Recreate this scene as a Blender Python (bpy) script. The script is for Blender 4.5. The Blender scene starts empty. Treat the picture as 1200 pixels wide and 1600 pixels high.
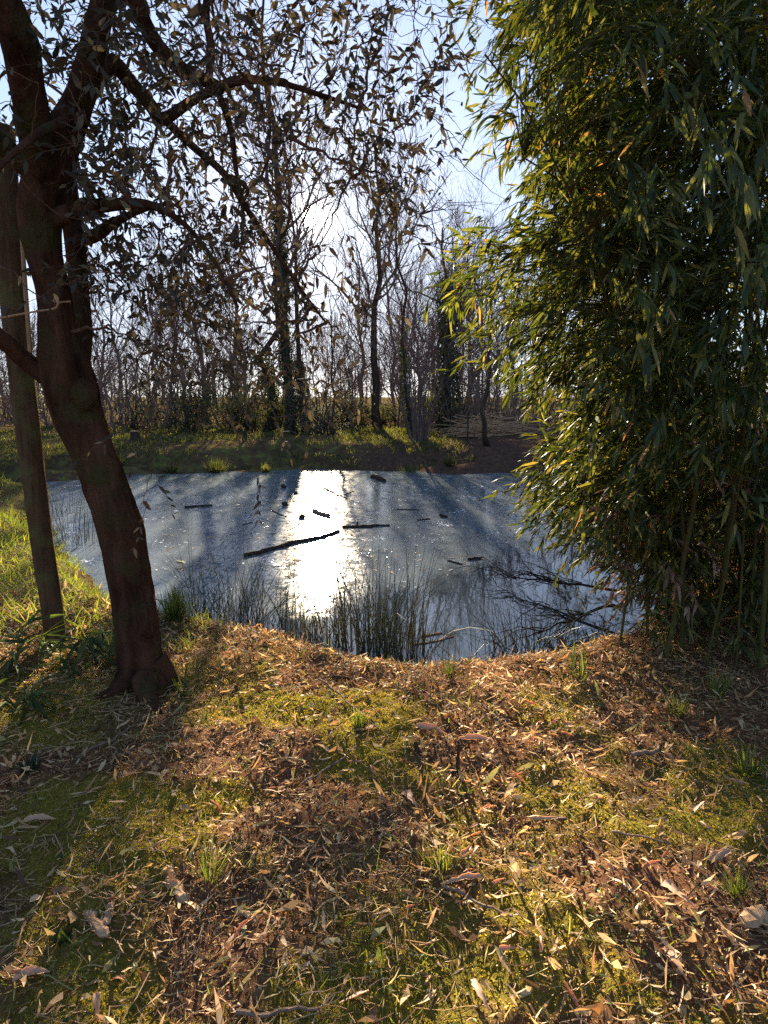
import bpy, math, random
import numpy as np
from mathutils import Vector

rng = np.random.default_rng(11)
random.seed(11)
R = math.radians
scene = bpy.context.scene
col = scene.collection

# ------------------------------------------------------------------ camera
CAM_H, PITCH, FPX = 1.6, R(10.2), 1000.0
cam_d = bpy.data.cameras.new('camera')
cam_d.sensor_fit = 'VERTICAL'
cam_d.sensor_height = 36.0
cam_d.lens = 22.5
cam_d.clip_start = 0.05
cam_d.clip_end = 5000
cam = bpy.data.objects.new('camera', cam_d)
cam.location = (0, 0, CAM_H)
cam.rotation_euler = (R(90) - PITCH, 0, 0)
col.objects.link(cam)
scene.camera = cam

# ------------------------------------------------------------------ sun and sky
SUN_DIR = Vector((-0.11, 1.065, 0.276)).normalized()
SUN_EL = math.asin(SUN_DIR.z)
SUN_AZ = math.atan2(SUN_DIR.x, SUN_DIR.y)
sun_d = bpy.data.lights.new('sun', 'SUN')
sun_d.energy = 5.0
sun_d.angle = R(0.5)
sun_d.color = (1.0, 0.86, 0.66)
sun = bpy.data.objects.new('sun', sun_d)
sun.rotation_euler = (-SUN_DIR).to_track_quat('-Z', 'Y').to_euler()
sun.location = (-4, 30, 12)
col.objects.link(sun)

world = bpy.data.worlds.new('World')
scene.world = world
world.use_nodes = True
nt = world.node_tree
nt.nodes.clear()
wout = nt.nodes.new('ShaderNodeOutputWorld')
bg = nt.nodes.new('ShaderNodeBackground')
sky = nt.nodes.new('ShaderNodeTexSky')
sky.sky_type = 'NISHITA'
sky.sun_disc = False
sky.sun_elevation = SUN_EL
sky.sun_rotation = SUN_AZ
sky.altitude = 50
sky.air_density = 1.0
sky.dust_density = 0.3
sky.ozone_density = 3.0
bg.inputs['Strength'].default_value = 0.068
# soften the sky's range and cool it, as on a clear winter day
gam = nt.nodes.new('ShaderNodeGamma'); gam.inputs['Gamma'].default_value = 0.62
nt.links.new(sky.outputs[0], gam.inputs['Color'])
tin = nt.nodes.new('ShaderNodeMix'); tin.data_type = 'RGBA'; tin.blend_type = 'MULTIPLY'; tin.inputs[0].default_value = 1.0
tin.inputs[7].default_value = (0.80, 0.90, 1.28, 1)
nt.links.new(gam.outputs[0], tin.inputs[6])
sc_ = nt.nodes.new('ShaderNodeVectorMath'); sc_.operation = 'MULTIPLY_ADD'; sc_.inputs[1].default_value = (.22,) * 3; sc_.inputs[2].default_value = (1, 1, 1)
dv = nt.nodes.new('ShaderNodeVectorMath'); dv.operation = 'DIVIDE'
nt.links.new(tin.outputs[2], sc_.inputs[0]); nt.links.new(tin.outputs[2], dv.inputs[0]); nt.links.new(sc_.outputs[0], dv.inputs[1])
nt.links.new(dv.outputs[0], bg.inputs['Color'])
# the sun's own disc and the bright aureole round it, in world directions
tc = nt.nodes.new('ShaderNodeTexCoord')
dot = nt.nodes.new('ShaderNodeVectorMath'); dot.operation = 'DOT_PRODUCT'
nrm = nt.nodes.new('ShaderNodeVectorMath'); nrm.operation = 'NORMALIZE'
nt.links.new(tc.outputs['Generated'], nrm.inputs[0])
nt.links.new(nrm.outputs[0], dot.inputs[0])
dot.inputs[1].default_value = SUN_DIR
def wmath(op, a, b=None):
    n = nt.nodes.new('ShaderNodeMath'); n.operation = op
    for i, x in enumerate((a, b)):
        if x is None: continue
        if isinstance(x, (int, float)): n.inputs[i].default_value = x
        else: nt.links.new(x, n.inputs[i])
    return n.outputs[0]
dmax = wmath('MAXIMUM', dot.outputs['Value'], 0.0)
disc = wmath('MULTIPLY', wmath('GREATER_THAN', dmax, math.cos(R(0.85))), 5.0)
g1 = wmath('MULTIPLY', wmath('POWER', dmax, 3500.0), .45)
g2 = wmath('MULTIPLY', wmath('POWER', dmax, 160.0), 0.03)
tot = wmath('ADD', wmath('ADD', disc, g1), g2)
bg2 = nt.nodes.new('ShaderNodeBackground')
bg2.inputs['Color'].default_value = (1.0, 0.93, 0.84, 1)
nt.links.new(tot, bg2.inputs['Strength'])
add = nt.nodes.new('ShaderNodeAddShader')
nt.links.new(bg.outputs[0], add.inputs[0]); nt.links.new(bg2.outputs[0], add.inputs[1])
nt.links.new(add.outputs[0], wout.inputs['Surface'])

vs = scene.view_settings
vs.view_transform = 'Standard'; vs.look = 'None'; vs.gamma = 1.0
vs.exposure = 3.2
vs.use_curve_mapping = False
cy = scene.cycles
cy.max_bounces = 6; cy.diffuse_bounces = 2; cy.glossy_bounces = 3
cy.transmission_bounces = 3; cy.transparent_max_bounces = 4
cy.sample_clamp_indirect = 0.35
cy.caustics_reflective = False; cy.caustics_refractive = False
cy.use_denoising = False

# ------------------------------------------------------------------ pixel <-> place helpers (1200x1600 photo)
CP, SP = math.cos(PITCH), math.sin(PITCH)
def ray(u, v):
    dx, dy = (u - 600) / FPX, (800 - v) / FPX
    return Vector((dx, CP + dy * SP, -SP + dy * CP))
def gp(u, v, z=0.0):
    r = ray(u, v); t = (z - CAM_H) / r.z
    return Vector((r.x * t, r.y * t, z))
def at(u, v, Y):
    r = ray(u, v); t = Y / r.y
    return Vector((r.x * t, Y, CAM_H + r.z * t))
def at_np(u, v, Y):
    dx, dy = (u - 600) / FPX, (800 - v) / FPX
    ry = CP + dy * SP; rz = -SP + dy * CP
    t = Y / ry
    return np.stack([dx * t, Y + 0 * t, CAM_H + rz * t], -1)
def sstep(a, b, x):
    t = np.clip((x - a) / (b - a), 0, 1); return t * t * (3 - 2 * t)
def norm(a):
    return a / np.maximum(np.linalg.norm(a, axis=-1, keepdims=True), 1e-9)

# ------------------------------------------------------------------ object helpers
def tag(o, label=None, cat=None, group=None, kind=None):
    if label: o['label'] = label
    if cat: o['category'] = cat
    if group: o['group'] = group
    if kind: o['kind'] = kind
    return o
def empty(name, loc, label=None, cat=None, group=None):
    o = bpy.data.objects.new(name, None)
    o.empty_display_size = 0.1
    o.location = loc
    col.objects.link(o)
    return tag(o, label, cat, group)
def make_mesh(name, V, T, mat, smooth=False):
    V = np.ascontiguousarray(V, dtype=np.float32); T = np.ascontiguousarray(T, dtype=np.int32)
    me = bpy.data.meshes.new(name)
    me.vertices.add(len(V)); me.vertices.foreach_set('co', V.ravel())
    me.loops.add(T.size); me.loops.foreach_set('vertex_index', T.ravel())
    me.polygons.add(len(T))
    me.polygons.foreach_set('loop_start', np.arange(0, T.size, T.shape[1], dtype=np.int32))
    me.polygons.foreach_set('use_smooth', np.full(len(T), smooth))
    me.update(calc_edges=True)
    me.materials.append(mat)
    return me
def obj(name, V, T, mat, parent=None, smooth=False):
    """link one mesh object; V in world space, origin moved to the parent's place (or left at the world's)"""
    if parent is not None:
        V = np.asarray(V) - np.array(parent.location)
    o = bpy.data.objects.new(name, make_mesh(name, V, T, mat, smooth))
    col.objects.link(o)
    if parent is not None: o.parent = parent
    return o
def obj_at(name, V, T, mat, loc, smooth=False):
    """top-level mesh whose origin sits at loc; V in world space"""
    o = bpy.data.objects.new(name, make_mesh(name, np.asarray(V) - np.array(loc), T, mat, smooth))
    o.location = loc
    col.objects.link(o)
    return o
class MB:
    def __init__(s): s.V = []; s.T = []; s.n = 0
    def add(s, V, T):
        V = np.asarray(V).reshape(-1, 3); T = np.asarray(T).reshape(-1, 3)
        s.V.append(V); s.T.append(T + s.n); s.n += len(V)
    def get(s): return np.concatenate(s.V), np.concatenate(s.T)
    def empty(s): return s.n == 0

def tubes(P, Rad, sides=3, cap=True):
    """P (m,n,3) centrelines, Rad (m,n)"""
    P = np.asarray(P, float); Rad = np.asarray(Rad, float)
    if P.ndim == 2: P = P[None]; Rad = Rad[None]
    m, n, _ = P.shape
    t = norm(np.gradient(P, axis=1))
    mean = norm(t.mean(1))
    ref = np.where((np.abs(mean[:, 2:3]) > 0.8), np.array([[1.0, 0, 0]]), np.array([[0, 0, 1.0]]))
    s = norm(np.cross(t, np.broadcast_to(ref[:, None], t.shape)))
    b = np.cross(s, t)
    a = np.arange(sides) * 2 * np.pi / sides
    ring = s[:, :, None] * np.cos(a)[None, None, :, None] + b[:, :, None] * np.sin(a)[None, None, :, None]
    V = P[:, :, None] + ring * Rad[:, :, None, None]
    V = V.reshape(-1, 3)
    i, j, k = np.meshgrid(np.arange(m), np.arange(n - 1), np.arange(sides), indexing='ij')
    base = i * n * sides
    k2 = (k + 1) % sides
    A = base + j * sides + k; B = base + j * sides + k2; C = base + (j + 1) * sides + k2; D = base + (j + 1) * sides + k
    T = np.concatenate([np.stack([A, B, C], -1).reshape(-1, 3), np.stack([A, C, D], -1).reshape(-1, 3)])
    if cap:
        caps = []
        for end, flip in ((0, True), (n - 1, False)):
            b0 = (np.arange(m) * n + end) * sides
            for q in range(1, sides - 1):
                tri = np.stack([b0, b0 + q, b0 + q + 1], -1)
                caps.append(tri[:, ::-1] if flip else tri)
        T = np.concatenate([T] + caps)
    return V, T

def leaves(P, D, N, L, W, curl=0.15, fold=0.15, kind='lo'):
    """lanceolate leaves: base points P, directions D, face normals N, lengths L, full widths W"""
    n = len(P)
    D = norm(D); N = norm(N - (N * D).sum(-1, keepdims=True) * D); S = np.cross(D, N)
    L = np.broadcast_to(L, (n,))[:, None]; W = np.broadcast_to(W, (n,))[:, None] * 0.5
    curl = np.broadcast_to(curl, (n,))[:, None]
    def pt(t, w, lift):
        return P + D * L * t - N * curl * L * t * t + S * W * w + N * W * lift
    if kind == 'min':
        V = np.stack([pt(0, 0, 0), pt(.42, -1, fold), pt(1, 0, 0), pt(.42, 1, fold)], 1)
        Tl = np.array([[0, 3, 1], [1, 3, 2]]); k = 4
    elif kind == 'lo':
        V = np.stack([pt(0, 0, 0), pt(.28, -1, fold), pt(.28, 1, fold), pt(.65, -.8, fold), pt(.65, .8, fold), pt(1, 0, 0)], 1)
        Tl = np.array([[0, 2, 1], [1, 2, 4], [1, 4, 3], [3, 4, 5]]); k = 6
    else:
        V = np.stack([pt(0, 0, 0), pt(.18, -.75, fold), pt(.18, 0, 0), pt(.18, .75, fold),
                      pt(.42, -1, fold), pt(.42, 0, 0), pt(.42, 1, fold),
                      pt(.72, -.68, fold), pt(.72, 0, 0), pt(.72, .68, fold), pt(1, 0, 0)], 1)
        Tl = [[0, 2, 1], [0, 3, 2]]
        for a in (1, 4):
            Tl += [[a, a + 1, a + 4], [a, a + 4, a + 3], [a + 1, a + 2, a + 5], [a + 1, a + 5, a + 4]]
        Tl += [[7, 8, 10], [8, 9, 10]]
        Tl = np.array(Tl); k = 11
    T = (np.arange(n) * k)[:, None, None] + Tl[None]
    return V.reshape(-1, 3), T.reshape(-1, 3)

def _hash(ix, iy, seed):
    x = np.sin(ix * 127.1 + iy * 311.7 + seed * 74.7) * 43758.5453
    return x - np.floor(x)
def vnoise(x, y, seed=0):
    ix, iy = np.floor(x), np.floor(y); fx, fy = x - ix, y - iy
    fx = fx * fx * (3 - 2 * fx); fy = fy * fy * (3 - 2 * fy)
    a = _hash(ix, iy, seed); b = _hash(ix + 1, iy, seed); c = _hash(ix, iy + 1, seed); d = _hash(ix + 1, iy + 1, seed)
    return (a * (1 - fx) + b * fx) * (1 - fy) + (c * (1 - fx) + d * fx) * fy
def fbm(x, y, seed=0, oct=3):
    s = 0; a = 0.5; f = 1.0
    for o in range(oct):
        s = s + a * vnoise(x * f, y * f, seed + o * 17); a *= 0.5; f *= 2.03
    return s / (1 - 0.5 ** oct)
def rand_unit(n):
    return norm(rng.normal(size=(n, 3)))
def catmull(pts, per=6):
    pts = np.asarray(pts, float)
    p = np.concatenate([[2 * pts[0] - pts[1]], pts, [2 * pts[-1] - pts[-2]]])
    out = []
    for i in range(1, len(p) - 2):
        for t in np.linspace(0, 1, per, endpoint=False):
            a, b, c, d = p[i - 1], p[i], p[i + 1], p[i + 2]
            out.append(0.5 * ((2 * b) + (c - a) * t + (2 * a - 5 * b + 4 * c - d) * t * t + (3 * b - a - 3 * c + d) * t ** 3))
    out.append(p[-2])
    return np.array(out)

# ------------------------------------------------------------------ materials
def new_mat(name):
    m = bpy.data.materials.new(name); m.use_nodes = True
    n = m.node_tree.nodes; n.clear()
    return m, n, m.node_tree.links
def ramp(n, l, src, stops, interp='LINEAR'):
    r = n.new('ShaderNodeValToRGB'); r.color_ramp.interpolation = interp
    e = r.color_ramp.elements
    while len(e) < len(stops): e.new(0.5)
    for el, (p, c) in zip(e, stops):
        el.position = p; el.color = (*c, 1)
    l.new(src, r.inputs[0]); return r.outputs[0]
def noise(n, l, scale, detail=3, vec=None, rough=.55):
    t = n.new('ShaderNodeTexNoise'); t.inputs['Scale'].default_value = scale
    t.inputs['Detail'].default_value = detail; t.inputs['Roughness'].default_value = rough
    if vec is not None: l.new(vec, t.inputs['Vector'])
    return t.outputs['Fac']
def mixc(n, l, f, a, b, mode='MIX'):
    m = n.new('ShaderNodeMix'); m.data_type = 'RGBA'; m.blend_type = mode
    for s, x in ((m.inputs[0], f), (m.inputs[6], a), (m.inputs[7], b)):
        if isinstance(x, (int, float)): s.default_value = x
        elif isinstance(x, tuple): s.default_value = (*x, 1)
        else: l.new(x, s)
    return m.outputs[2]
def mth(n, l, op, a, b=0.0, clamp=False):
    m = n.new('ShaderNodeMath'); m.operation = op; m.use_clamp = clamp
    for i, x in enumerate((a, b)):
        if isinstance(x, (int, float)): m.inputs[i].default_value = x
        else: l.new(x, m.inputs[i])
    return m.outputs[0]
def leaf_mat(name, stops, trans=0.35, tint=(1.5, 1.5, .7), rough=.45, spec=.4):
    """thin leaf: each leaf (mesh island) takes its own colour, and lets some light through"""
    m, n, l = new_mat(name)
    geo = n.new('ShaderNodeNewGeometry')
    c = ramp(n, l, geo.outputs['Random Per Island'], stops)
    df = n.new('ShaderNodeBsdfDiffuse'); l.new(c, df.inputs['Color'])
    gl = n.new('ShaderNodeBsdfGlossy'); gl.inputs['Roughness'].default_value = rough
    p = n.new('ShaderNodeMixShader'); p.inputs[0].default_value = spec * .2
    l.new(df.outputs[0], p.inputs[1]); l.new(gl.outputs[0], p.inputs[2])
    out = n.new('ShaderNodeOutputMaterial')
    if trans > 0:
        t = n.new('ShaderNodeBsdfTranslucent')
        l.new(mixc(n, l, 1.0, c, tint, 'MULTIPLY'), t.inputs['Color'])
        mx = n.new('ShaderNodeMixShader'); mx.inputs[0].default_value = trans
        l.new(p.outputs[0], mx.inputs[1]); l.new(t.outputs[0], mx.inputs[2]); l.new(mx.outputs[0], out.inputs[0])
    else:
        l.new(p.outputs[0], out.inputs[0])
    return m
def bark_mat(name, a, b, scale=12, stretch=4.0, bump=.6, moss=None, rough=.9, dist=.02):
    m, n, l = new_mat(name)
    tcd = n.new('ShaderNodeTexCoord'); mp = n.new('ShaderNodeMapping')
    mp.inputs['Scale'].default_value = (1, 1, 1 / stretch); l.new(tcd.outputs['Object'], mp.inputs[0])
    f = noise(n, l, scale, 6, mp.outputs[0], .65)
    c = ramp(n, l, f, [(.3, a), (.7, b)])
    if moss:
        f2 = noise(n, l, 5, 5, tcd.outputs['Object'])
        c = mixc(n, l, ramp(n, l, f2, [(.5, (0, 0, 0)), (.66, (1, 1, 1))]), c, moss)
    p = n.new('ShaderNodeBsdfDiffuse'); l.new(c, p.inputs['Color'])
    bp = n.new('ShaderNodeBump'); bp.inputs['Strength'].default_value = bump; bp.inputs['Distance'].default_value = dist
    l.new(noise(n, l, scale * 2.2, 6, mp.outputs[0], .7), bp.inputs['Height']); l.new(bp.outputs[0], p.inputs['Normal'])
    out = n.new('ShaderNodeOutputMaterial'); l.new(p.outputs[0], out.inputs[0])
    return m

M = {}
M['olive_bark'] = bark_mat('olive_bark', (.018, .008, .006), (.12, .06, .037), 11, 4.5, 1.0, (.06, .05, .022), dist=.06)
M['post'] = bark_mat('weathered_post', (.045, .025, .014), (.11, .066, .038), 30, 14, .5, (.09, .085, .035))
M['twig'] = bark_mat('olive_twig', (.07, .035, .026), (.15, .085, .06), 30, 2, .2)
M['grey_bark'] = bark_mat('grey_bark', (.06, .045, .04), (.15, .115, .10), 10, 4, .5)
M['far_twig'] = bark_mat('bare_twig', (.085, .06, .055), (.17, .125, .11), 6, 2, 0.1)
M['dark_bark'] = bark_mat('dark_wet_bark', (.025, .018, .014), (.07, .05, .038), 14, 3, .6)
M['dead_wood'] = bark_mat('dead_wood', (.10, .065, .045), (.26, .18, .13), 25, 8, .5)
M['pale_wood'] = bark_mat('pale_dry_wood', (.20, .12, .07), (.45, .29, .17), 22, 6, .35)
M['sheath'] = leaf_mat('dry_sheath', [(0, (.42, .24, .13)), (.5, (.56, .34, .2)), (1, (.5, .34, .19))], .3, (1.15, 1.0, .8), .6, .25)
M['olive_leaf'] = leaf_mat('olive_leaf', [(0, (.024, .020, .014)), (.5, (.040, .034, .021)), (.85, (.068, .06, .036)), (1, (.13, .115, .07))], .18, (1.75, 1.35, 1.0), .6, .12)
M['bamboo_leaf'] = leaf_mat('bamboo_leaf', [(0, (.016, .027, .007)), (.35, (.034, .048, .01)), (.7, (.072, .082, .017)), (.955, (.15, .14, .035)), (.99, (.2, .15, .045)), (1, (.32, .13, .06))], .31, (2.0, 1.75, .65), .42, .16)
M['bamboo_dead'] = leaf_mat('dead_bamboo_leaf', [(0, (.10, .05, .025)), (.6, (.22, .12, .07)), (1, (.36, .24, .15))], .3, (1.3, 1.0, .7), .6, .3)
M['culm'] = bark_mat('bamboo_culm', (.04, .042, .014), (.09, .08, .03), 9, 8, .1, (.07, .04, .02), rough=.5)
M['ivy'] = leaf_mat('ivy_leaf', [(0, (.014, .018, .008)), (.6, (.03, .036, .014)), (1, (.06, .06, .026))], .2, (1.6, 1.5, .6), .6, .1)
M['laurel'] = leaf_mat('evergreen_leaf', [(0, (.015, .024, .014)), (.6, (.03, .042, .023)), (1, (.06, .075, .042))], .15, (1.4, 1.4, .7), .6, .1)
M['silver_leaf'] = leaf_mat('silver_leaf', [(0, (.07, .085, .06)), (.6, (.14, .15, .11)), (1, (.24, .24, .19))], .3, (1.3, 1.2, .9), .6, .1)
M['litter'] = leaf_mat('dry_litter', [(0, (.06, .03, .012)), (.22, (.17, .085, .033)), (.45, (.33, .19, .08)), (.68, (.50, .32, .15)), (.86, (.62, .44, .25)), (.93, (.28, .24, .09)), (1, (.18, .18, .06))], .3, (1.18, 1.05, .78), .6, .15)
M['fallen_leaf'] = leaf_mat('pale_fallen_leaf', [(0, (.32, .18, .10)), (.5, (.48, .29, .17)), (1, (.58, .40, .26))], .35, (1.4, 1.0, .65), .55, .3)
M['green_leaf'] = leaf_mat('fresh_leaf', [(0, (.03, .045, .014)), (.6, (.06, .08, .022)), (1, (.12, .13, .05))], .35, (1.7, 1.6, .6), .45, .1)
M['grass'] = leaf_mat('grass_blade', [(0, (.05, .075, .015)), (.5, (.10, .125, .025)), (.88, (.14, .15, .035)), (1, (.26, .22, .09))], .4, (1.6, 1.5, .5), .55, .15)
M['bank_grass'] = leaf_mat('bank_grass_blade', [(0, (.035, .042, .014)), (.5, (.065, .072, .022)), (.85, (.10, .095, .035)), (1, (.18, .14, .07))], .35, (1.5, 1.4, .6), .55, .1)
M['rush'] = leaf_mat('rush_blade', [(0, (.025, .04, .014)), (.6, (.055, .07, .022)), (.85, (.12, .10, .04)), (1, (.28, .22, .13))], .15, (1.4, 1.3, .6), .45, .4)
M['moss'] = leaf_mat('moss_tuft', [(0, (.11, .095, .017)), (.5, (.24, .20, .032)), (.8, (.33, .27, .05)), (1, (.26, .15, .035))], .35, (1.7, 1.5, .5), .7, .1)

# ------------------------------------------------------------------ ground
WATER_Z = -0.35
_sh = [gp(u, v, WATER_Z) for u, v in ((82, 757), (88, 790), (108, 835), (140, 885), (195, 935), (250, 962), (330, 990), (430, 1003),
                                      (500, 1012), (560, 1036), (650, 1052), (745, 1044), (850, 1028), (960, 1008))]
SHORE = np.array([(p.x, p.y) for p in _sh] + [(2.3, 5.6), (3.1, 7.6), (4.2, 10), (5.6, 12.5), (6.4, 15.2), (5.0, 16.6)] +
                 [(gp(u, v, WATER_Z).x, gp(u, v, WATER_Z).y) for u, v in ((800, 742), (700, 739), (600, 741), (500, 737), (400, 739), (300, 744), (200, 745), (130, 747))])
def sdf(x, y):
    """distance to the pond's shoreline, negative over the water"""
    P = np.stack([x, y], -1); d = np.full(x.shape, 1e9); inside = np.zeros(x.shape, bool)
    n = len(SHORE)
    for i in range(n):
        a = SHORE[i]; b = SHORE[(i + 1) % n]; e = b - a
        w = P - a; t = np.clip((w @ e) / (e @ e), 0, 1)
        d = np.minimum(d, np.linalg.norm(w - t[..., None] * e, axis=-1))
        c = (a[1] > y) != (b[1] > y)
        with np.errstate(divide='ignore', invalid='ignore'):
            xi = a[0] + (y - a[1]) / (b[1] - a[1] if b[1] != a[1] else 1e-9) * e[0]
        inside ^= c & (x < xi)
    return np.where(inside, -d, d)
def height(x, y):
    x = np.asarray(x, float); y = np.asarray(y, float)
    d = sdf(x, y) + (vnoise(x * 1.3, y * 1.3, 5) - .5) * .22 + (vnoise(x * 4.1, y * 4.1, 6) - .5) * .12
    far = sstep(7, 15, y)
    d = d + far * ((vnoise(x * .55, y * .55, 14) - .5) * 1.7 + (vnoise(x * 1.7, y * 1.7, 15) - .5) * .9)
    wid = 0.7 + far * 1.9
    top = far * 0.2 + (fbm(x * .35, y * .35, 2) - .5) * (.10 + .12 * far)
    s = sstep(0, 1, d / wid)
    h = np.where(d > 0, -0.42 + s * (top + .42), -0.42 + np.maximum(d * .5, -.7))
    g = sstep(0.0, .4, d)
    near = np.exp(-np.maximum(np.hypot(x, y - 2.5) - 4, 0) / 4)
    h = h + g * near * ((fbm(x * 2.2, y * 2.2, 9) - .5) * .09 + (fbm(x * 9, y * 9, 3) - .5) * .035 + (vnoise(x * 30, y * 30, 4) - .5) * .012)
    h = h + g * far * (fbm(x * 1.7, y * 1.7, 12) - .5) * .16
    return h
def hz(x, y): return float(height(np.array([x]), np.array([y]))[0])
def moss_mask(x, y):
    f = fbm(x * 2.3 + 3, y * 2.3, 21, 5)
    return sstep(.47, .66, f + .05 * sstep(2.6, 1.6, y)) * sstep(4.2, 3.0, y)
def grass_mask(x, y):
    return np.clip(sstep(5.5, 7.5, np.hypot(x, y)) + sstep(-1.3, -2.1, x) * sstep(3.6, 4.6, y), 0, 1)

def axis(dense, mid, far_end, start_neg):
    a, b, st = dense; out = list(np.arange(a, b, st))
    m0, m1, ms = mid
    out += list(np.arange(b, m1, ms)); s = ms; x = m1
    while x < far_end: out.append(x); s *= 1.22; x += s
    neg = list(np.arange(a - ms, m0, -ms)) if m0 < a else []
    s = ms; x = (neg[-1] if neg else a) - s
    while x > start_neg: neg.append(x); s *= 1.22; x -= s
    return np.array(neg[::-1] + out)
gx = axis((-3.2, 4.3, .032), (-16, 18, .3), 1500, -1500)
gy = axis((0.8, 5.4, .032), (-2, 32, .3), 2500, -60)
X, Y = np.meshgrid(gx, gy)
Z = height(X.ravel(), Y.ravel())
GV = np.stack([X.ravel(), Y.ravel(), Z], -1)
nx, ny = len(gx), len(gy)
i, j = np.meshgrid(np.arange(nx - 1), np.arange(ny - 1))
q = (j * nx + i).ravel()
GT = np.concatenate([np.stack([q, q + 1, q + nx + 1], -1), np.stack([q, q + nx + 1, q + nx], -1)])

m, n, l = new_mat('ground')
tcd = n.new('ShaderNodeTexCoord'); ov = tcd.outputs['Object']
am = n.new('ShaderNodeAttribute'); am.attribute_name = 'moss'
ag = n.new('ShaderNodeAttribute'); ag.attribute_name = 'grassy'
soil = ramp(n, l, noise(n, l, 38, 6, ov, .7), [(.3, (.04, .021, .012)), (.5, (.12, .063, .035)), (.62, (.23, .13, .07)), (.75, (.36, .22, .13))])
soil = mixc(n, l, ramp(n, l, noise(n, l, 1.6, 4, ov), [(.4, (0, 0, 0)), (.65, (.6, .6, .6))]), soil, (.15, .066, .034))
mossc = ramp(n, l, noise(n, l, 70, 4, ov, .7), [(.3, (.055, .04, .012)), (.5, (.15, .12, .022)), (.7, (.24, .19, .036))])
c = mixc(n, l, am.outputs['Fac'], soil, mossc)
gr = ramp(n, l, noise(n, l, 3.5, 5, ov, .65), [(.35, (.06, .034, .022)), (.5, (.09, .06, .03)), (.62, (.10, .105, .026)), (.75, (.17, .14, .05))])
aw = n.new('ShaderNodeAttribute'); aw.attribute_name = 'fallen'
fl_c = ramp(n, l, noise(n, l, 9, 6, ov, .7), [(.3, (.035, .022, .016)), (.55, (.085, .048, .033)), (.75, (.13, .08, .052))])
gr = mixc(n, l, aw.outputs['Fac'], gr, fl_c)
c = mixc(n, l, ag.outputs['Fac'], c, gr)
p = n.new('ShaderNodeBsdfPrincipled'); l.new(c, p.inputs['Base Color']); p.inputs['Roughness'].default_value = .95
p.inputs['Specular IOR Level'].default_value = 0
bp = n.new('ShaderNodeBump'); bp.inputs['Strength'].default_value = .8; bp.inputs['Distance'].default_value = .02
l.new(noise(n, l, 60, 8, ov, .75), bp.inputs['Height']); l.new(bp.outputs[0], p.inputs['Normal'])
o_ = n.new('ShaderNodeOutputMaterial'); l.new(p.outputs[0], o_.inputs[0])
ground = obj('ground', GV, GT, m, smooth=True)
for nm, vals in (('fallen', sstep(.3, .6, fbm(GV[:, 0] * .5, GV[:, 1] * .5, 71) * .6 + .5 * sstep(-2, 3.5, GV[:, 0])) * sstep(10, 14, GV[:, 1]) * sstep(40, 27, GV[:, 1])), ('moss', moss_mask(GV[:, 0], GV[:, 1])), ('grassy', grass_mask(GV[:, 0], GV[:, 1]))):
    a = ground.data.attributes.new(nm, 'FLOAT', 'POINT'); a.data.foreach_set('value', vals.astype(np.float32))
tag(ground, 'leaf-strewn mossy earth bank and grassy shore round the pond', None, None, 'structure')

# ------------------------------------------------------------------ half-frozen pond
m, n, l = new_mat('pond_ice_and_water')
tcd = n.new('ShaderNodeTexCoord'); ov = tcd.outputs['Object']
sx = n.new('ShaderNodeSeparateXYZ'); l.new(ov, sx.inputs[0])
edge = noise(n, l, .9, 5, ov, .6)
# thin ice over the middle and far water; open water under the near bank, wider towards the bamboo
e = mth(n, l, 'SUBTRACT', sx.outputs['Y'], mth(n, l, 'ADD', 5.75, mth(n, l, 'MULTIPLY', mth(n, l, 'MAXIMUM', mth(n, l, 'ADD', sx.outputs['X'], .3), 0.0), 1.15)))
e = mth(n, l, 'ADD', e, mth(n, l, 'MULTIPLY', mth(n, l, 'SUBTRACT', edge, .5), 2.2))
mr = n.new('ShaderNodeMapRange'); l.new(e, mr.inputs[0]); mr.inputs[1].default_value = -.45; mr.inputs[2].default_value = .35
ice_f = mr.outputs[0]
icec = ramp(n, l, noise(n, l, 1.1, 5, ov, .6), [(.3, (.075, .089, .095)), (.7, (.13, .148, .155))])
spk = n.new('ShaderNodeMapping'); spk.inputs['Scale'].default_value = (1, .45, 1); l.new(ov, spk.inputs[0])
sp = mth(n, l, 'GREATER_THAN', mth(n, l, 'MULTIPLY', noise(n, l, 26, 3, spk.outputs[0], .6), noise(n, l, 2.1, 3, ov, .6)), .392)
icec = mixc(n, l, sp, icec, (.62, .63, .64))
dif = n.new('ShaderNodeBsdfDiffuse'); l.new(icec, dif.inputs['Color'])
b1 = n.new('ShaderNodeBump'); b1.inputs['Strength'].default_value = .05; b1.inputs['Distance'].default_value = .008
l.new(noise(n, l, 14, 3, ov, .6), b1.inputs['Height'])
gA = n.new('ShaderNodeBsdfGlossy'); gA.distribution = 'BECKMANN'; gA.inputs['Color'].default_value = (1, .99, .96, 1)
l.new(ramp(n, l, noise(n, l, 1.3, 5, ov, .65), [(.35, (.12,) * 3), (.65, (.18,) * 3)]), gA.inputs['Roughness'])
gB = n.new('ShaderNodeBsdfGlossy'); gB.distribution = 'BECKMANN'; gB.inputs['Color'].default_value = (1, .93, .82, 1); gB.inputs['Roughness'].default_value = .28; l.new(b1.outputs[0], gB.inputs['Normal'])
gm = n.new('ShaderNodeMixShader'); l.new(ramp(n, l, noise(n, l, 7, 6, ov, .75), [(.40, (0,) * 3), (.64, (.05,) * 3)]), gm.inputs[0]); l.new(gA.outputs[0], gm.inputs[1]); l.new(gB.outputs[0], gm.inputs[2])
fr = n.new('ShaderNodeFresnel'); fr.inputs['IOR'].default_value = 1.75
patch = ramp(n, l, noise(n, l, 4.5, 8, ov, .78), [(.36, (0,) * 3), (.52, (1,) * 3)])
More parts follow.
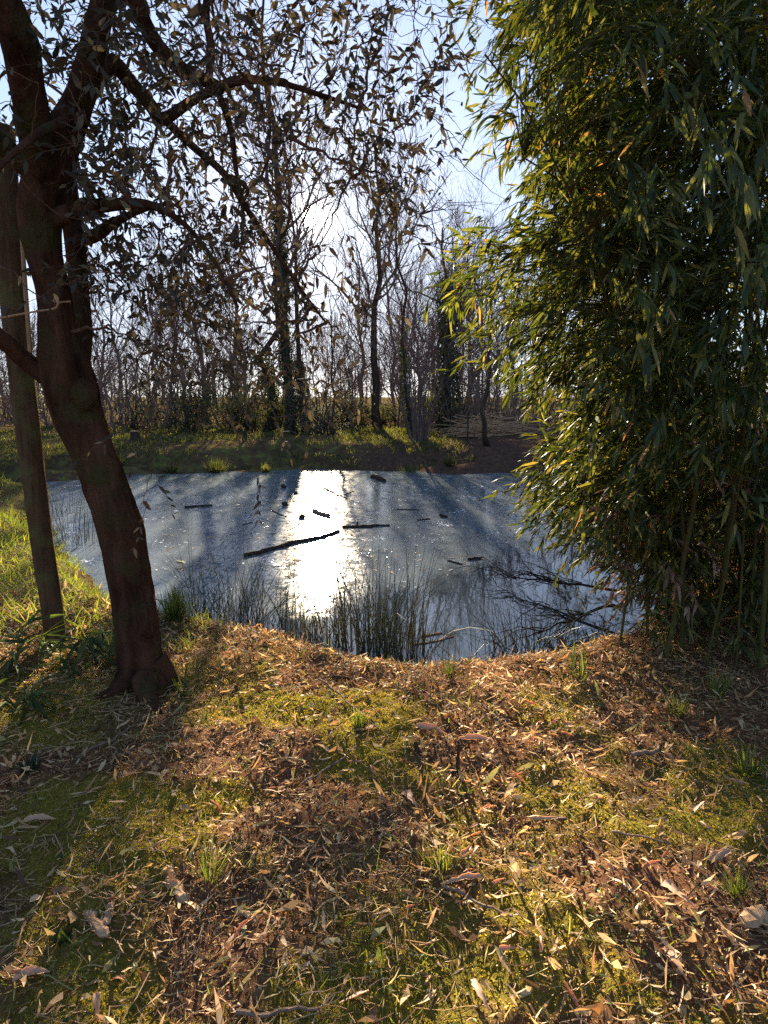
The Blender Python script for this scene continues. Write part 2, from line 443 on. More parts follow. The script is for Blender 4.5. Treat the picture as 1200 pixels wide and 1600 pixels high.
spm = n.new('ShaderNodeMapping'); spm.inputs['Scale'].default_value = (1, .35, 1); l.new(ov, spm.inputs[0])
crust = ramp(n, l, noise(n, l, 24, 5, spm.outputs[0], .65), [(.40, (0,) * 3), (.47, (1,) * 3)])
ice = n.new('ShaderNodeMixShader'); l.new(mth(n, l, 'MULTIPLY', mth(n, l, 'MULTIPLY', fr.outputs[0], patch), crust), ice.inputs[0]); l.new(dif.outputs[0], ice.inputs[1]); l.new(gm.outputs[0], ice.inputs[2])
wat = n.new('ShaderNodeBsdfPrincipled'); wat.inputs['Base Color'].default_value = (.022, .03, .04, 1)
wat.inputs['Roughness'].default_value = .03; wat.inputs['IOR'].default_value = 1.7
b2 = n.new('ShaderNodeBump'); b2.inputs['Strength'].default_value = .06; b2.inputs['Distance'].default_value = .02
l.new(noise(n, l, 3, 2, ov, .5), b2.inputs['Height']); l.new(b2.outputs[0], wat.inputs['Normal'])
mx = n.new('ShaderNodeMixShader'); l.new(ice_f, mx.inputs[0]); l.new(wat.outputs[0], mx.inputs[1]); l.new(ice.outputs[0], mx.inputs[2])
o_ = n.new('ShaderNodeOutputMaterial'); l.new(mx.outputs[0], o_.inputs[0])
cen = SHORE.mean(0); big = cen + (SHORE - cen) * 1.0
out_d = norm(SHORE - cen) * .6
ring = big + out_d
V = np.concatenate([[(cen[0], cen[1], WATER_Z)], np.column_stack([ring, np.full(len(ring), WATER_Z)])])
k = len(ring)
T = np.array([[0, 1 + i, 1 + (i + 1) % k] for i in range(k)])
pond = obj('pond_water', V, T, m)
tag(pond, 'half-frozen pond with a grey ice sheet and clear blue water near the bank', None, None, 'structure')

# thin slivers of broken ice and frost lying on the sheet
m, n, l = new_mat('frost')
p = n.new('ShaderNodeBsdfPrincipled'); p.inputs['Base Color'].default_value = (.33, .35, .37, 1); p.inputs['Roughness'].default_value = .25
o_ = n.new('ShaderNodeOutputMaterial'); l.new(p.outputs[0], o_.inputs[0])
N_ = 900
u = rng.uniform(150, 820, N_); v = 742 + 150 * rng.random(N_) ** 1.3
P = np.array([gp(a, b, WATER_Z + .006) for a, b in zip(u, v)])
P = P[sdf(P[:, 0], P[:, 1]) < -.15]
P = P[fbm(P[:, 0] * .7, P[:, 1] * .7, 44) > .52]
N_ = len(P); a = rng.uniform(0, 6.28, N_)
D = np.stack([np.cos(a), np.sin(a) * .5, rng.normal(0, .05, N_)], -1)
Nn = np.stack([rng.normal(0, .10, N_), rng.normal(0, .10, N_), np.ones(N_)], -1)
L_ = rng.lognormal(-3.5, .6, N_)
V, T = leaves(P, D, Nn, L_, L_ * rng.uniform(.2, .7, N_), 0, 0, 'min')
tag(obj('ice_flakes', V, T, m), 'scattered pale flakes of frost and broken ice on the frozen sheet', None, None, 'stuff')

# ------------------------------------------------------------------ ground cover of the near bank
def scatter(n, x0, x1, y0, y1, mask=None, dmin=.12):
    x = rng.uniform(x0, x1, n); y = rng.uniform(y0, y1, n)
    keep = (np.abs(x) < .66 * y + .35) & (sdf(x, y) > dmin)
    if mask is not None: keep &= rng.random(n) < mask(x, y)
    x, y = x[keep], y[keep]
    return np.stack([x, y, height(x, y)], -1)
# moss: upright tufts of tiny leaves
P = scatter(430000, -2.6, 2.6, .95, 4.0, lambda x, y: moss_mask(x, y) * np.clip(2.6 / y / 2, 0, 1))
n_ = len(P)
V, T = leaves(P - [0, 0, .002], np.stack([rng.normal(0, .55, n_), rng.normal(0, .55, n_), np.ones(n_)], -1), rand_unit(n_), rng.uniform(.005, .011, n_) * (P[:, 1] / 2.2) ** .5, rng.uniform(.0025, .005, n_), .2, .1, 'min')
tag(obj('moss', V, T, M['moss']), 'yellow-green moss cushions between the fallen leaves', None, None, 'stuff')
# leaf litter
def litter_mask(x, y): return np.clip(1.0 - .68 * moss_mask(x, y) + .2 * vnoise(x * 3, y * 3, 31), 0, 1) * (.6 + .4 * sstep(.35, .6, fbm(x * 1.3, y * 1.3, 33) + .12 * sstep(1.5, 3, y)))
P = scatter(60000, -3.4, 4.2, 1.0, 5.2, litter_mask)
n_ = len(P); a = rng.uniform(0, 6.28, n_)
L_ = np.clip(rng.lognormal(-3.2, .5, n_), .010, .09)
D = np.stack([np.cos(a), np.sin(a), rng.normal(.0, .28, n_)], -1)
Nn = np.stack([rng.normal(0, .45, n_), rng.normal(0, .45, n_), np.ones(n_)], -1)
W_ = np.clip(L_ * rng.uniform(.05, .1, n_) * rng.choice([1, 1, 1.6, 3.2], n_), .002, .015)
V, T = leaves(P + np.stack([0 * a, 0 * a, rng.uniform(.002, .024, n_)], -1), D, Nn, L_, W_, rng.normal(0, .4, n_), rng.normal(.3, .4, n_)[0], 'lo')
V = V + rng.normal(0, 1, V.shape) * (np.repeat(W_, 6) * .28)[:, None]
tag(obj('leaf_litter', V, T, M['litter']), 'brown and tan dry leaf litter covering the near bank', None, None, 'stuff')
P = scatter(75000, -3.0, 3.6, 1.0, 4.6, lambda x, y: np.clip(1.15 - moss_mask(x, y), 0, 1))
n_ = len(P)
V, T = leaves(P + [0, 0, .004], rng.normal(size=(n_, 3)) * [1, 1, .5], rand_unit(n_) + [0, 0, .6], rng.uniform(.005, .02, n_), rng.uniform(.003, .007, n_), .1, .3, 'min')
tag(obj('leaf_crumbs', V, T, M['litter']), 'fine crumbled dry leaf bits over the bare soil', None, None, 'stuff')
# fine twigs and stalks
P = scatter(26000, -3.2, 4.0, 1.0, 5.0, lambda x, y: .25 + .75 * sstep(.4, .62, fbm(x * 1.7, y * 1.7, 37)))
n_ = len(P); a = rng.uniform(0, 6.28, n_); L_ = np.clip(rng.lognormal(-2.75, .5, n_), .03, .28)
D = np.stack([np.cos(a), np.sin(a), rng.normal(0, .08, n_)], -1)
t = np.linspace(-.5, .5, 4)
PT = P[:, None] + D[:, None] * (L_[:, None] * t)[..., None] + rng.normal(0, .07, (n_, 4, 3)) * L_[:, None, None] * [1, 1, .3]; PT[:, :, 2] += .012
V, T = tubes(PT, rng.uniform(.0007, .0021, n_)[:, None] * np.array([1, .95, .85, .6]), 3)
tag(obj('twig_litter', V, T, M['litter']), 'thin dry twigs and straw stalks scattered through the leaf litter', None, None, 'stuff')
# short green grass and weeds of the near bank
P = scatter(15000, -3.2, 4.0, 1.0, 5.0, lambda x, y: sstep(.46, .70, fbm(x * 2.6, y * 2.6, 51)) + .05)
n_ = len(P)
V, T = leaves(P, np.stack([rng.normal(0, .6, n_), rng.normal(0, .6, n_), rng.uniform(.3, 1, n_)], -1), rand_unit(n_), rng.uniform(.02, .075, n_), rng.uniform(.002, .0042, n_), .35, .2, 'lo')
tag(obj('grass', V, T, M['grass']), 'sparse short grass blades on the near bank', None, None, 'stuff')
P = scatter(9000, -3.0, 3.0, 1.0, 4.6, lambda x, y: np.clip(sstep(.52, .68, fbm(x * 3.1, y * 3.1, 57) + .08 * sstep(-.2, -1.2, x)), 0, 1))
n_ = len(P)
V, T = leaves(P + [0, 0, .006], np.stack([rng.normal(0, 1, n_), rng.normal(0, 1, n_), rng.uniform(.1, .9, n_)], -1), np.stack([rng.normal(0, .4, n_), rng.normal(0, .4, n_), np.ones(n_)], -1), rng.uniform(.012, .034, n_), rng.uniform(.006, .014, n_), .3, .2, 'lo')
tag(obj('ground_cover', V, T, M['green_leaf']), 'low small-leaved green weeds creeping through moss and litter', None, None, 'stuff')
# grass of the left and far shores
def shore_grass(n, x0, x1, y0, y1, dmin, dmax, name, label, hh, thr=.42):
    x = rng.uniform(x0, x1, n); y = rng.uniform(y0, y1, n); d = sdf(x, y)
    k = (np.abs(x) < .72 * y + .6) & (d > dmin) & (d < dmax) & (rng.random(n) < sstep(thr, thr + .2, fbm(x * .8, y * .8, 61)) + .06)
    x, y = x[k], y[k]; n_ = len(x)
    P = np.stack([x, y, height(x, y) - .01], -1)
    V, T = leaves(P, np.stack([rng.normal(0, .45, n_), rng.normal(0, .45, n_), rng.uniform(.45, 1, n_)], -1), rand_unit(n_), rng.uniform(.5, 1.3, n_) * hh * (.6 + vnoise(x * 2, y * 2, 63)), .004 + .0009 * y, .4, .2, 'lo' if y1 < 12 else 'min')
    tag(obj(name, V, T, M['grass' if y1 < 15 else 'bank_grass']), label, None, None, 'stuff')
shore_grass(34000, -9, -1.2, 3.7, 14, .08, 6, 'grass', 'lush green grass on the left shore of the pond', .11, .34)
shore_grass(90000, -16, 2.5, 14, 30, .9, 14, 'grass', 'patchy green grass along the far bank', .12, .42)

# ------------------------------------------------------------------ things lying on the near bank
def tri_fan_blob(loc, r, scale, seed, mat, name, sub=14):
    """lumpy rounded chunk"""
    g = np.random.default_rng(seed)
    th = np.linspace(0, np.pi, sub // 2 + 1); ph = np.arange(sub) * 2 * np.pi / sub
    A, B = np.meshgrid(th, ph, indexing='ij')
    d = np.stack([np.sin(A) * np.cos(B), np.sin(A) * np.sin(B), np.cos(A)], -1)
    k = g.normal(size=(5, 3)) * 2.2
    rr = 1 + .16 * np.sin(d @ k.T + g.uniform(0, 6, 5)).sum(-1) / 1.6
    V = (d * rr[..., None] * r * np.array(scale)).reshape(-1, 3) + np.array(loc)
    i, j = np.meshgrid(np.arange(sub // 2), np.arange(sub), indexing='ij'); j2 = (j + 1) % sub
    a, b, c, e = i * sub + j, i * sub + j2, (i + 1) * sub + j2, (i + 1) * sub + j
    T = np.concatenate([np.stack([a, e, c], -1).reshape(-1, 3), np.stack([a, c, b], -1).reshape(-1, 3)])
    return V, T
def curled_strip(L, W, cup, bend, seed, n=9, mth_=5):
    """dry curled leaf or sheath along +X, cupped across, with real thickness"""
    g = np.random.default_rng(seed)
    t = np.linspace(0, 1, n); s = np.linspace(-1, 1, mth_)
    if g.random() < .5: w = np.sin(np.pi * np.clip(t * .93 + .05, 0, 1)) ** .7
    else: w = np.clip(1.05 - t ** 1.6, .03, 1) * np.clip(.6 + t * 3, 0, 1)
    w = W * .5 * np.clip(w * (1 + g.normal(0, .14, n)), .04, 1.2)
    x = (t - .5) * L
    zc = bend * L * (np.cos((t - .5) * 2.6) - .7)
    y0 = np.cumsum(g.normal(0, .02, n)) * L
    ang = s[None] * cup * (1 + .3 * np.sin(3 * t + g.uniform(0, 6)))[:, None]
    k = np.sin(ang) / max(cup, .05)
    V = np.stack([np.repeat(x[:, None], mth_, 1) + g.normal(0, .01 * L, (n, mth_)), y0[:, None] + w[:, None] * k, zc[:, None] - w[:, None] * (1 - np.cos(ang)) / max(cup, .05) * -1], -1)
    top = V.reshape(-1, 3); bot = top - [0, 0, .0012]
    i, j = np.meshgrid(np.arange(n - 1), np.arange(mth_ - 1), indexing='ij')
    a = (i * mth_ + j).ravel(); b = a + 1; c = a + mth_ + 1; d = a + mth_
    Tt = np.concatenate([np.stack([a, d, c], -1), np.stack([a, c, b], -1)])
    return np.concatenate([top, bot]), np.concatenate([Tt, Tt[:, ::-1] + n * mth_])
def place(o, loc, rz=0.0, rx=0.0, ry=0.0, s=1.0):
    o.location = loc; o.rotation_euler = (rx, ry, rz); o.scale = (s, s, s); return o
def ground_at(u, v):
    p = gp(u, v, 0)
    for _ in range(4): p = gp(u, v, hz(p.x, p.y))
    return p

# large dry fallen leaves, copied one by one
protos = []
for s_ in range(14):
    V, T = curled_strip(random.uniform(.05, .085), random.uniform(.009, .018), random.uniform(.3, 1.5), random.uniform(-.2, .5), 100 + s_)
    protos.append(make_mesh('fallen_leaf', V, T, M['fallen_leaf'], True))
P = scatter(600, -2.4, 2.8, 1.05, 3.9, lambda x, y: np.clip(1.9 / y, .2, 1))
P = P[:230]
for q in P:
    o = bpy.data.objects.new('fallen_leaf', random.choice(protos)); col.objects.link(o)
    place(o, (q[0], q[1], q[2] + .014), random.uniform(0, 6.28), random.gauss(0, .5), random.gauss(0, .22), random.uniform(.7, 1.2))
    tag(o, 'pale dry curled leaf lying loose on the mossy leaf litter', 'leaf', 'large dry leaves strewn over the near bank')

def sheath(u, v, L, W, rz, cup, bend, label, seed, mat='sheath', lift=.02, rx=.2, ry=0):
    V, T = curled_strip(L, W, cup, bend, seed, 14, 7)
    o = bpy.data.objects.new('dry_sheath', make_mesh('dry_sheath', V, T, M[mat], True)); col.objects.link(o)
    g = ground_at(u, v); place(o, (g.x, g.y, g.z + lift), rz, rx, ry)
    return tag(o, label, 'dry sheath')
sheath(675, 1152, .16, .042, -.35, 1.1, .12, 'broad torn peach-coloured sheath beside the upright broken stake', 1, lift=.045, rx=.5)
sheath(745, 1165, .17, .035, -.2, .9, .1, 'narrow pale sheath strip lying behind the upright broken stake', 2, lift=.03)
sheath(725, 1388, .15, .028, .1, 1.0, .12, 'pinkish curled sheath on the moss at the bottom centre', 3, lift=.03)
sheath(1060, 1405, .12, .03, -1.0, .6, .08, 'smooth tan sheath lying slantwise in the right foreground', 4)
sheath(1125, 1342, .13, .03, .5, .7, .15, 'arched tan sheath near the right edge beside the fine grass tuft', 5, lift=.03)
sheath(1052, 1515, .11, .026, -1.3, .5, .1, 'short upright-lying tan sheath at the bottom right on ochre moss', 6)
sheath(860, 1280, .14, .025, .35, .8, .1, 'long brown sheath half way up the bank on the right', 7)
sheath(765, 1190, .10, .028, -.9, .6, .1, 'flat cream sheath just right of the broken stake', 8)
sheath(640, 1255, .12, .03, -1.2, .5, .1, 'slanting tan sheath left of the bank centre', 9)
sheath(755, 1560, .10, .028, -1.1, .5, .1, 'split tan sheath at the bottom edge of the bank', 10)
sheath(50, 1535, .09, .026, .5, .9, .15, 'cream coloured crumpled sheath in the bottom left corner', 11, lift=.03)
sheath(60, 1290, .12, .03, .2, .8, .1, 'dusty pink sheath in the left foreground below the tree shade', 12)

def wood_chip(u, v, L, r, rz, label, seed, tilt=0.0):
    g = np.random.default_rng(seed); n = 9; t = np.linspace(0, 1, n)
    c = np.stack([(t - .5) * L, np.cumsum(g.normal(0, .03, n)) * L, np.cumsum(g.normal(0, .02, n)) * L], -1)
    rr = r * (.8 + .35 * g.random(n)); rr[0] *= .7; rr[-1] *= .45
    V, T = tubes(c[None], rr[None], 7)
    V = V * [1, 1, .6] + rng.normal(0, r * .07, V.shape)
    o = bpy.data.objects.new('wood_chip', make_mesh('wood_chip', V, T, M['pale_wood'], False)); col.objects.link(o)
    q = ground_at(u, v); place(o, (q.x, q.y, q.z + r * .6), rz, 0, tilt)
    return tag(o, label, 'wood chip')
wood_chip(148, 1448, .14, .016, -.75, 'split pinkish wood chip among green leaves in the left foreground', 1)
wood_chip(276, 1385, .17, .018, -.95, 'grooved grey-brown bark chip in the left foreground', 2, .1)
wood_chip(172, 1432, .08, .013, -1.2, 'small pink-white chip beside the split pinkish wood chip', 3)
wood_chip(390, 1435, .07, .010, -.6, 'pale pointed wood splinter on moss', 4)
wood_chip(1175, 1440, .10, .03, .4, 'knobbly brown lump of bark at the right edge', 5)
wood_chip(600, 1300, .09, .008, 1.3, 'thin tan splinter on the moss at the bank centre', 6)

# broken stake standing in the ground
g0 = ground_at(714, 1206)
root = empty('broken_stake', g0, 'short broken brown stake standing upright in the leaf litter', 'stake')
c = np.array([[g0.x, g0.y, g0.z - .03], [g0.x + .002, g0.y, g0.z + .04], [g0.x + .004, g0.y, g0.z + .10], [g0.x + .005, g0.y + .004, g0.z + .14]])
V, T = tubes(c[None], np.array([[.010, .008, .007, .004]]), 8); V += rng.normal(0, .0012, V.shape)
obj('stake_shaft', V, T, M['dark_bark'], root)
c = np.array([[g0.x, g0.y, g0.z + .005], [g0.x - .03, g0.y - .03, g0.z + .012], [g0.x - .07, g0.y - .07, g0.z - .012]])
V, T = tubes(catmull(c, 4)[None], np.linspace(.011, .006, 9)[None], 7)
obj('root', V, T, M['dark_bark'], root)
g0 = ground_at(655, 1180)
c = np.array([[g0.x, g0.y, g0.z - .02], [g0.x - .01, g0.y, g0.z + .03], [g0.x - .018, g0.y + .01, g0.z + .06]])
V, T = tubes(catmull(c, 3)[None], np.linspace(.013, .009, 7)[None], 7)
tag(obj_at('stub', V, T, M['dark_bark'], g0), 'stubby dark stump of a cut stem under the torn peach sheath', 'stub')

def ground_stick(u0, v0, u1, v1, r, label, wig=.01, mat='dead_wood', lift=.012):
    a = ground_at(u0, v0); b = ground_at(u1, v1); t = np.linspace(0, 1, 9)[:, None]
    c = np.array(a) * (1 - t) + np.array(b) * t + rng.normal(0, wig * (b - a).length, (9, 3)) * [1, 1, .15]
    c[:, 2] = height(c[:, 0], c[:, 1]) + lift + r
    V, T = tubes(c[None], np.linspace(r, r * .6, 9)[None], 6)
    return tag(obj_at('fallen_twig', V, T, M[mat], a), label, 'twig')
ground_stick(500, 1065, 590, 1140, .006, 'bare twig lying down the bank below the rushes')
ground_stick(520, 1062, 556, 1067, .011, 'short dark stick at the water side of the bank', mat='dark_bark')
ground_stick(120, 1190, 205, 1140, .006, 'thin pale twig in the shade of the leaning trunk')
ground_stick(370, 1590, 500, 1585, .007, 'straight pale stick along the bottom edge')
ground_stick(370, 1395, 455, 1352, .004, 'thin dark twig slanting over moss in the left foreground', mat='dark_bark')
ground_stick(955, 1305, 1045, 1325, .005, 'thin tan stalk right of the bank centre')
ground_stick(470, 1230, 560, 1170, .006, 'curved brown twig at the foot of the sunlit moss')
ground_stick(985, 1190, 1030, 1178, .013, 'short flat brown stick in the right of the bank')
ground_stick(690, 1390, 800, 1440, .006, 'forked tan twig beside the pinkish curled sheath')
ground_stick(1010, 1080, 1090, 1110, .006, 'bare stalk lying at the foot of the bamboo')

def tuft(u, v, n, h, w, spread, label, name='grass_tuft', mat='grass', cat='grass tuft', group=None, kind='hi', g=None):
    g = g or ground_at(u, v)
    a = rng.uniform(0, 6.28, n); rr = np.abs(rng.normal(0, .35, n))
    P = np.stack([g.x + np.cos(a) * rr * h * .25, g.y + np.sin(a) * rr * h * .25, 0 * a], -1); P[:, 2] = height(P[:, 0], P[:, 1]) - .004
    D = np.stack([np.cos(a) * spread * rng.uniform(.1, 1, n), np.sin(a) * spread * rng.uniform(.1, 1, n), rng.uniform(.25, 1, n)], -1)
    Nn = np.stack([-np.cos(a), -np.sin(a), .2 + 0 * a], -1)
    V, T = leaves(P, D, -Nn, h * rng.uniform(.5, 1.1, n), w * rng.uniform(.7, 1.2, n), rng.uniform(.2, .6, n), .25, kind)
    V[:, 2] = np.maximum(V[:, 2], g.z - .02)
    return tag(obj_at(name, V, T, M[mat], g), label, cat, group)
tuft(1168, 1212, 34, .14, .009, 1.3, 'bright green blade tuft at the right edge of the bank')
tuft(1150, 1400, 120, .09, .0022, 1.0, 'fine yellowish grass tuft near the right edge')
tuft(1060, 1120, 90, .13, .003, 1.1, 'wispy grass tuft below the bamboo canes')
tuft(1120, 1090, 26, .20, .008, 1.0, 'broad-bladed grass tuft in the bamboo shade')
tuft(905, 1060, 16, .22, .012, 1.3, 'young bamboo shoot with pale leaves at the water side', 'bamboo_shoot', 'green_leaf', 'plant')
tuft(560, 1135, 110, .10, .003, 1.0, 'low green grass tuft on the sunlit bank')
tuft(705, 1060, 18, .12, .009, 1.1, 'leafy weed at the water edge right of the rushes', 'weed', 'green_leaf', 'plant')
tuft(290, 1085, 16, .15, .012, 2.0, 'leafy green sprout at the foot of the leaning trunk', 'sprout', 'green_leaf', 'plant')
tuft(100, 1470, 16, .06, .02, 2.2, 'broad-leaved green weed in the bottom left foreground', 'weed', 'green_leaf', 'plant')
tuft(45, 1205, 22, .08, .022, 1.8, 'low ivy-like weed in the shade at the left edge', 'weed', 'laurel', 'plant')
tuft(325, 1375, 50, .13, .0025, 1.1, 'loose green grass tuft in the left foreground')
tuft(690, 1360, 50, .11, .0022, 1.0, 'wispy grass tuft behind the pinkish curled sheath')
# strap-leaved plants under the post
def strap_plant(u, v, n, h, w, label, seed):
    g = ground_at(u, v); r_ = np.random.default_rng(seed)
    root = empty('strap_leaved_plant', g, label, 'plant', 'strap-leaved plants round the wooden post')
    a = r_.uniform(0, 6.28, 5); top = h * r_.uniform(.5, .9, 5)
    t = np.linspace(0, 1, 7)
    ST = np.stack([g.x + np.cos(a)[:, None] * t * top[:, None] * .7, g.y + np.sin(a)[:, None] * t * top[:, None] * .7, g.z + t * top[:, None] * (1.15 - .4 * t)], -1)
    V, T = tubes(ST, np.full((5, 7), .003) * (1 - .5 * t), 4); obj('stem', V, T, M['green_leaf'], root)
    k = r_.integers(0, 5, n); kt = r_.integers(1, 7, n); P = ST[k, kt]
    b = a[k] + r_.normal(0, .9, n)
    D = np.stack([np.cos(b), np.sin(b), r_.normal(.1, .4, n)], -1)
    V, T = leaves(P, D, np.stack([0 * b, 0 * b, 1 + 0 * b], -1) + r_.normal(0, .3, (n, 3)), r_.uniform(.13, .26, n), w * r_.uniform(.7, 1.2, n), r_.uniform(.1, .5, n), .25, 'hi')
    V[:, 2] = np.maximum(V[:, 2], height(V[:, 0], V[:, 1]) + .003)
    obj('foliage', V, T, M['green_leaf'], root)
strap_plant(95, 1050, 46, .40, .028, 'tall strap-leaved plant in front of the wooden post foot', 1)
strap_plant(25, 1045, 46, .42, .026, 'strap-leaved plant at the left edge by the post', 2)
strap_plant(150, 1040, 30, .30, .022, 'strap-leaved plant between post and leaning trunk', 3)
strap_plant(30, 1110, 40, .25, .024, 'low strap-leaved plant in the dark left of the trunk foot', 4)

# ------------------------------------------------------------------ rushes at the water side
def rushes(u, v, n, h, rad, label, seed, lean=.35, zbase=None, Yd=None):
    g = gp(u, v, WATER_Z + .02) if zbase is None else ground_at(u, v)
    n = int(n * (.62 if h > .7 else .5))
    r_ = np.random.default_rng(seed)
    a = r_.uniform(0, 6.28, n); rr = rad * np.sqrt(r_.random(n))
    P = np.stack([g.x + np.cos(a) * rr * 1.25, g.y + np.sin(a) * rr * .6, 0 * a], -1); P[:, 2] = np.maximum(height(P[:, 0], P[:, 1]), WATER_Z - .08) - .02
    b = a + r_.normal(0, .8, n); tl = np.abs(r_.normal(0, lean, n)) ; L_ = 1.3 * h * r_.uniform(.3, 1.0, n) ** .8
    t = np.linspace(0, 1, 6)
    out = (t ** 1.7)[None] * (tl * L_)[:, None]
    up = (t[None] * L_[:, None]) * np.sqrt(np.clip(1 - (tl[:, None] * t ** 1.0) ** 2 * .5, .2, 1))
    C = np.stack([P[:, 0:1] + np.cos(b)[:, None] * out, P[:, 1:2] + np.sin(b)[:, None] * out, P[:, 2:3] + up], -1)
    V, T = tubes(C, (r_.uniform(.0018, .0038, n)[:, None]) * np.array([1, 1, .95, .85, .6, .15]), 3, False)
    return tag(obj_at('rush_clump', V, T, M['rush'], g), label, 'rushes', 'clumps of rushes along the water side')
rushes(590, 1012, 300, .80, .36, 'tall dense rush clump at the centre of the near water side', 1, .36)
rushes(640, 1020, 110, .62, .22, 'dark rush clump just right of the tall central clump', 2, .35)
rushes(520, 1000, 130, .55, .35, 'mid-height rushes left of the tall central clump under the sun glitter', 3, .5)
rushes(430, 985, 140, .55, .34, 'thin rushes below the floating log', 4, .5)
rushes(350, 975, 150, .72, .30, 'rush clump with long crossing blades right of the leaning trunk', 5, .5)
rushes(290, 968, 130, .45, .28, 'short green rush clump beside the leaning trunk', 6, .5)
rushes(830, 1010, 230, .52, .26, 'dark arching rush clump below the submerged branch', 7, .7)
rushes(470, 990, 70, .75, .5, 'very sparse tall rush blades in front of the sun glitter', 12, .5)
rushes(385, 972, 60, .68, .4, 'sparse crossing rush blades below the left end of the floating log', 13, .6)
rushes(745, 1040, 34, .45, .26, 'few thin dry rush blades at the open water', 8, .8)
rushes(915, 1003, 50, .40, .18, 'sparse rushes by the bamboo at the water side', 9, .5)
rushes(112, 845, 130, .62, .40, 'rush clump on the left shore between post and leaning trunk', 10, .4)
rushes(95, 800, 70, .50, .35, 'farther rushes on the left shore', 11, .4)
for k_, (u, v, lb) in enumerate(((258, 733, 'drooping grass tussock at the far water edge left of the sun glitter'), (330, 738, 'dark tussock on the far water edge below the broad evergreen bush'), (410, 733, 'small tussock on the far water edge below the ivy trunks'),
                             (560, 735, 'tussock on the far water edge right of the sun glitter'), (640, 734, 'tussock on the far water edge below the coppice fan'), (705, 733, 'tussock on the far water edge beside the small forked tree'), (175, 738, 'tussock on the far water edge next to the leaning trunk'))):
    g = gp(u, 741, WATER_Z); g.y += .45; g.z = hz(g.x, g.y); tuft(u, v, 170 + 40 * (k_ % 3), (.34, .5, .28)[k_ % 3], .013, 1.7, lb, 'grass_tussock', 'bank_grass', 'grass tussock', None, 'lo', g)
tuft(275, 970, 260, .26, .006, .8, 'bright green grass patch by the leaning trunk at the water', 'grass_tuft')

# ------------------------------------------------------------------ timber and debris on the ice
def float_stick(pts, r, label, name='floating_stick', mat='dark_bark', sides=7, lift=0.25, parts=None):
    c = np.array([gp(u, v, WATER_Z + r * lift) for u, v in pts])
    c = catmull(c, 5) if len(c) > 2 else c[0] + (c[1] - c[0]) * np.linspace(0, 1, 10)[:, None]
    n_ = len(c); c = c + rng.normal(0, r * .3, c.shape) * [1, 1, .3]
    V, T = tubes(c[None], (r * rng.uniform(.88, 1.08, n_) * np.linspace(1, .8, n_))[None], sides)
    return tag(obj_at(name, V, T, M[mat], Vector(c[0])), label, 'log' if name == 'floating_log' else 'stick')
float_stick([(381, 869), (420, 860), (455, 849), (500, 840), (530, 830)], .034, 'long dark log floating across the sun glitter', 'floating_log', sides=10)
float_stick([(536, 824), (575, 822), (609, 821)], .026, 'straight dark stick frozen in the ice right of the long log')
float_stick([(550, 824.5), (582, 824)], .016, 'thin stick alongside the straight dark stick')
float_stick([(558, 823), (559, 815)], .012, 'little twig poking up by the straight dark stick', lift=1)
float_stick([(289, 793), (331, 790)], .03, 'short dark stick on the ice at the left')
float_stick([(491, 799), (513, 806)], .045, 'stubby branch piece lying in the sun glitter', mat='dead_wood')
float_stick([(583, 745), (600, 751)], .075, 'thick broken branch piece against the far shore')
float_stick([(687, 806), (697, 808)], .04, 'short dark stub on the ice at the right')
float_stick([(426, 798), (436, 803), (449, 808)], .013, 'thin crooked twig left of the sun glitter')
float_stick([(507, 763), (525, 772), (542, 779)], .016, 'forked twig on the far ice above the glitter')
float_stick([(523, 775), (538, 773), (554, 767)], .011, 'slim side twig crossing the forked twig')
float_stick([(620, 796), (655, 797)], .012, 'very thin twig on the ice right of centre')
float_stick([(652, 813), (672, 811)], .014, 'small twig on the ice below the thin one')
float_stick([(700, 876), (722, 882)], .013, 'slim stick at the rim of the open water')
float_stick([(731, 874), (756, 872)], .022, 'dark stub at the rim of the open water by the branches')
float_stick([(657, 994), (691, 989)], .011, 'pale reed stalk floating on the clear water near the bank', mat='pale_wood')
float_stick([(645, 1007), (680, 1002), (708, 994)], .008, 'second pale reed stalk floating nearer the bank', mat='pale_wood')
float_stick([(380, 820), (395, 816)], .01, 'tiny dark twig on the left ice')
for k_, (u, v, r, lb) in enumerate(((443, 760, .085, 'largest dark lump of wood frozen on the far ice'), (462, 770, .05, 'small dark lump beside the sun glitter on the far ice'),
                                  (445, 787, .075, 'rounded dark lump on the ice left of the glitter'), (471, 807, .07, 'round lump in the edge of the sun glitter'),
                                  (406, 759, .05, 'small dark lump on the far ice at the left'), (433, 764, .03, 'tiny dark lump next to the largest lump'))):
    q = gp(u, v, WATER_Z + r * .4)
    r *= .72
    V, T = tri_fan_blob(q, r, (1.0, .8, .75), 40 + k_, M['dark_bark'], '')
    tag(obj_at('wood_lump', V, T, M['dark_bark'], q), lb, 'lump of wood')
n_ = 700
u = rng.uniform(200, 800, n_); v = rng.uniform(745, 900, n_)
P = np.array([gp(a, b, WATER_Z + .006) for a, b in zip(u, v)]); P = P[sdf(P[:, 0], P[:, 1]) < -.2]; n_ = len(P); a = rng.uniform(0, 6.28, n_)
L_ = rng.lognormal(-2.9, .6, n_)
V, T = leaves(P, np.stack([np.cos(a), np.sin(a), .04 * rng.normal(size=n_)], -1), np.stack([rng.normal(0, .2, n_), rng.normal(0, .2, n_), np.ones(n_)], -1), L_, L_ * rng.uniform(.06, .3, n_), .1, .2, 'min')
tag(obj('floating_litter', V, T, M['litter']), 'small dark leaf and twig bits frozen into the ice', None, None, 'stuff')

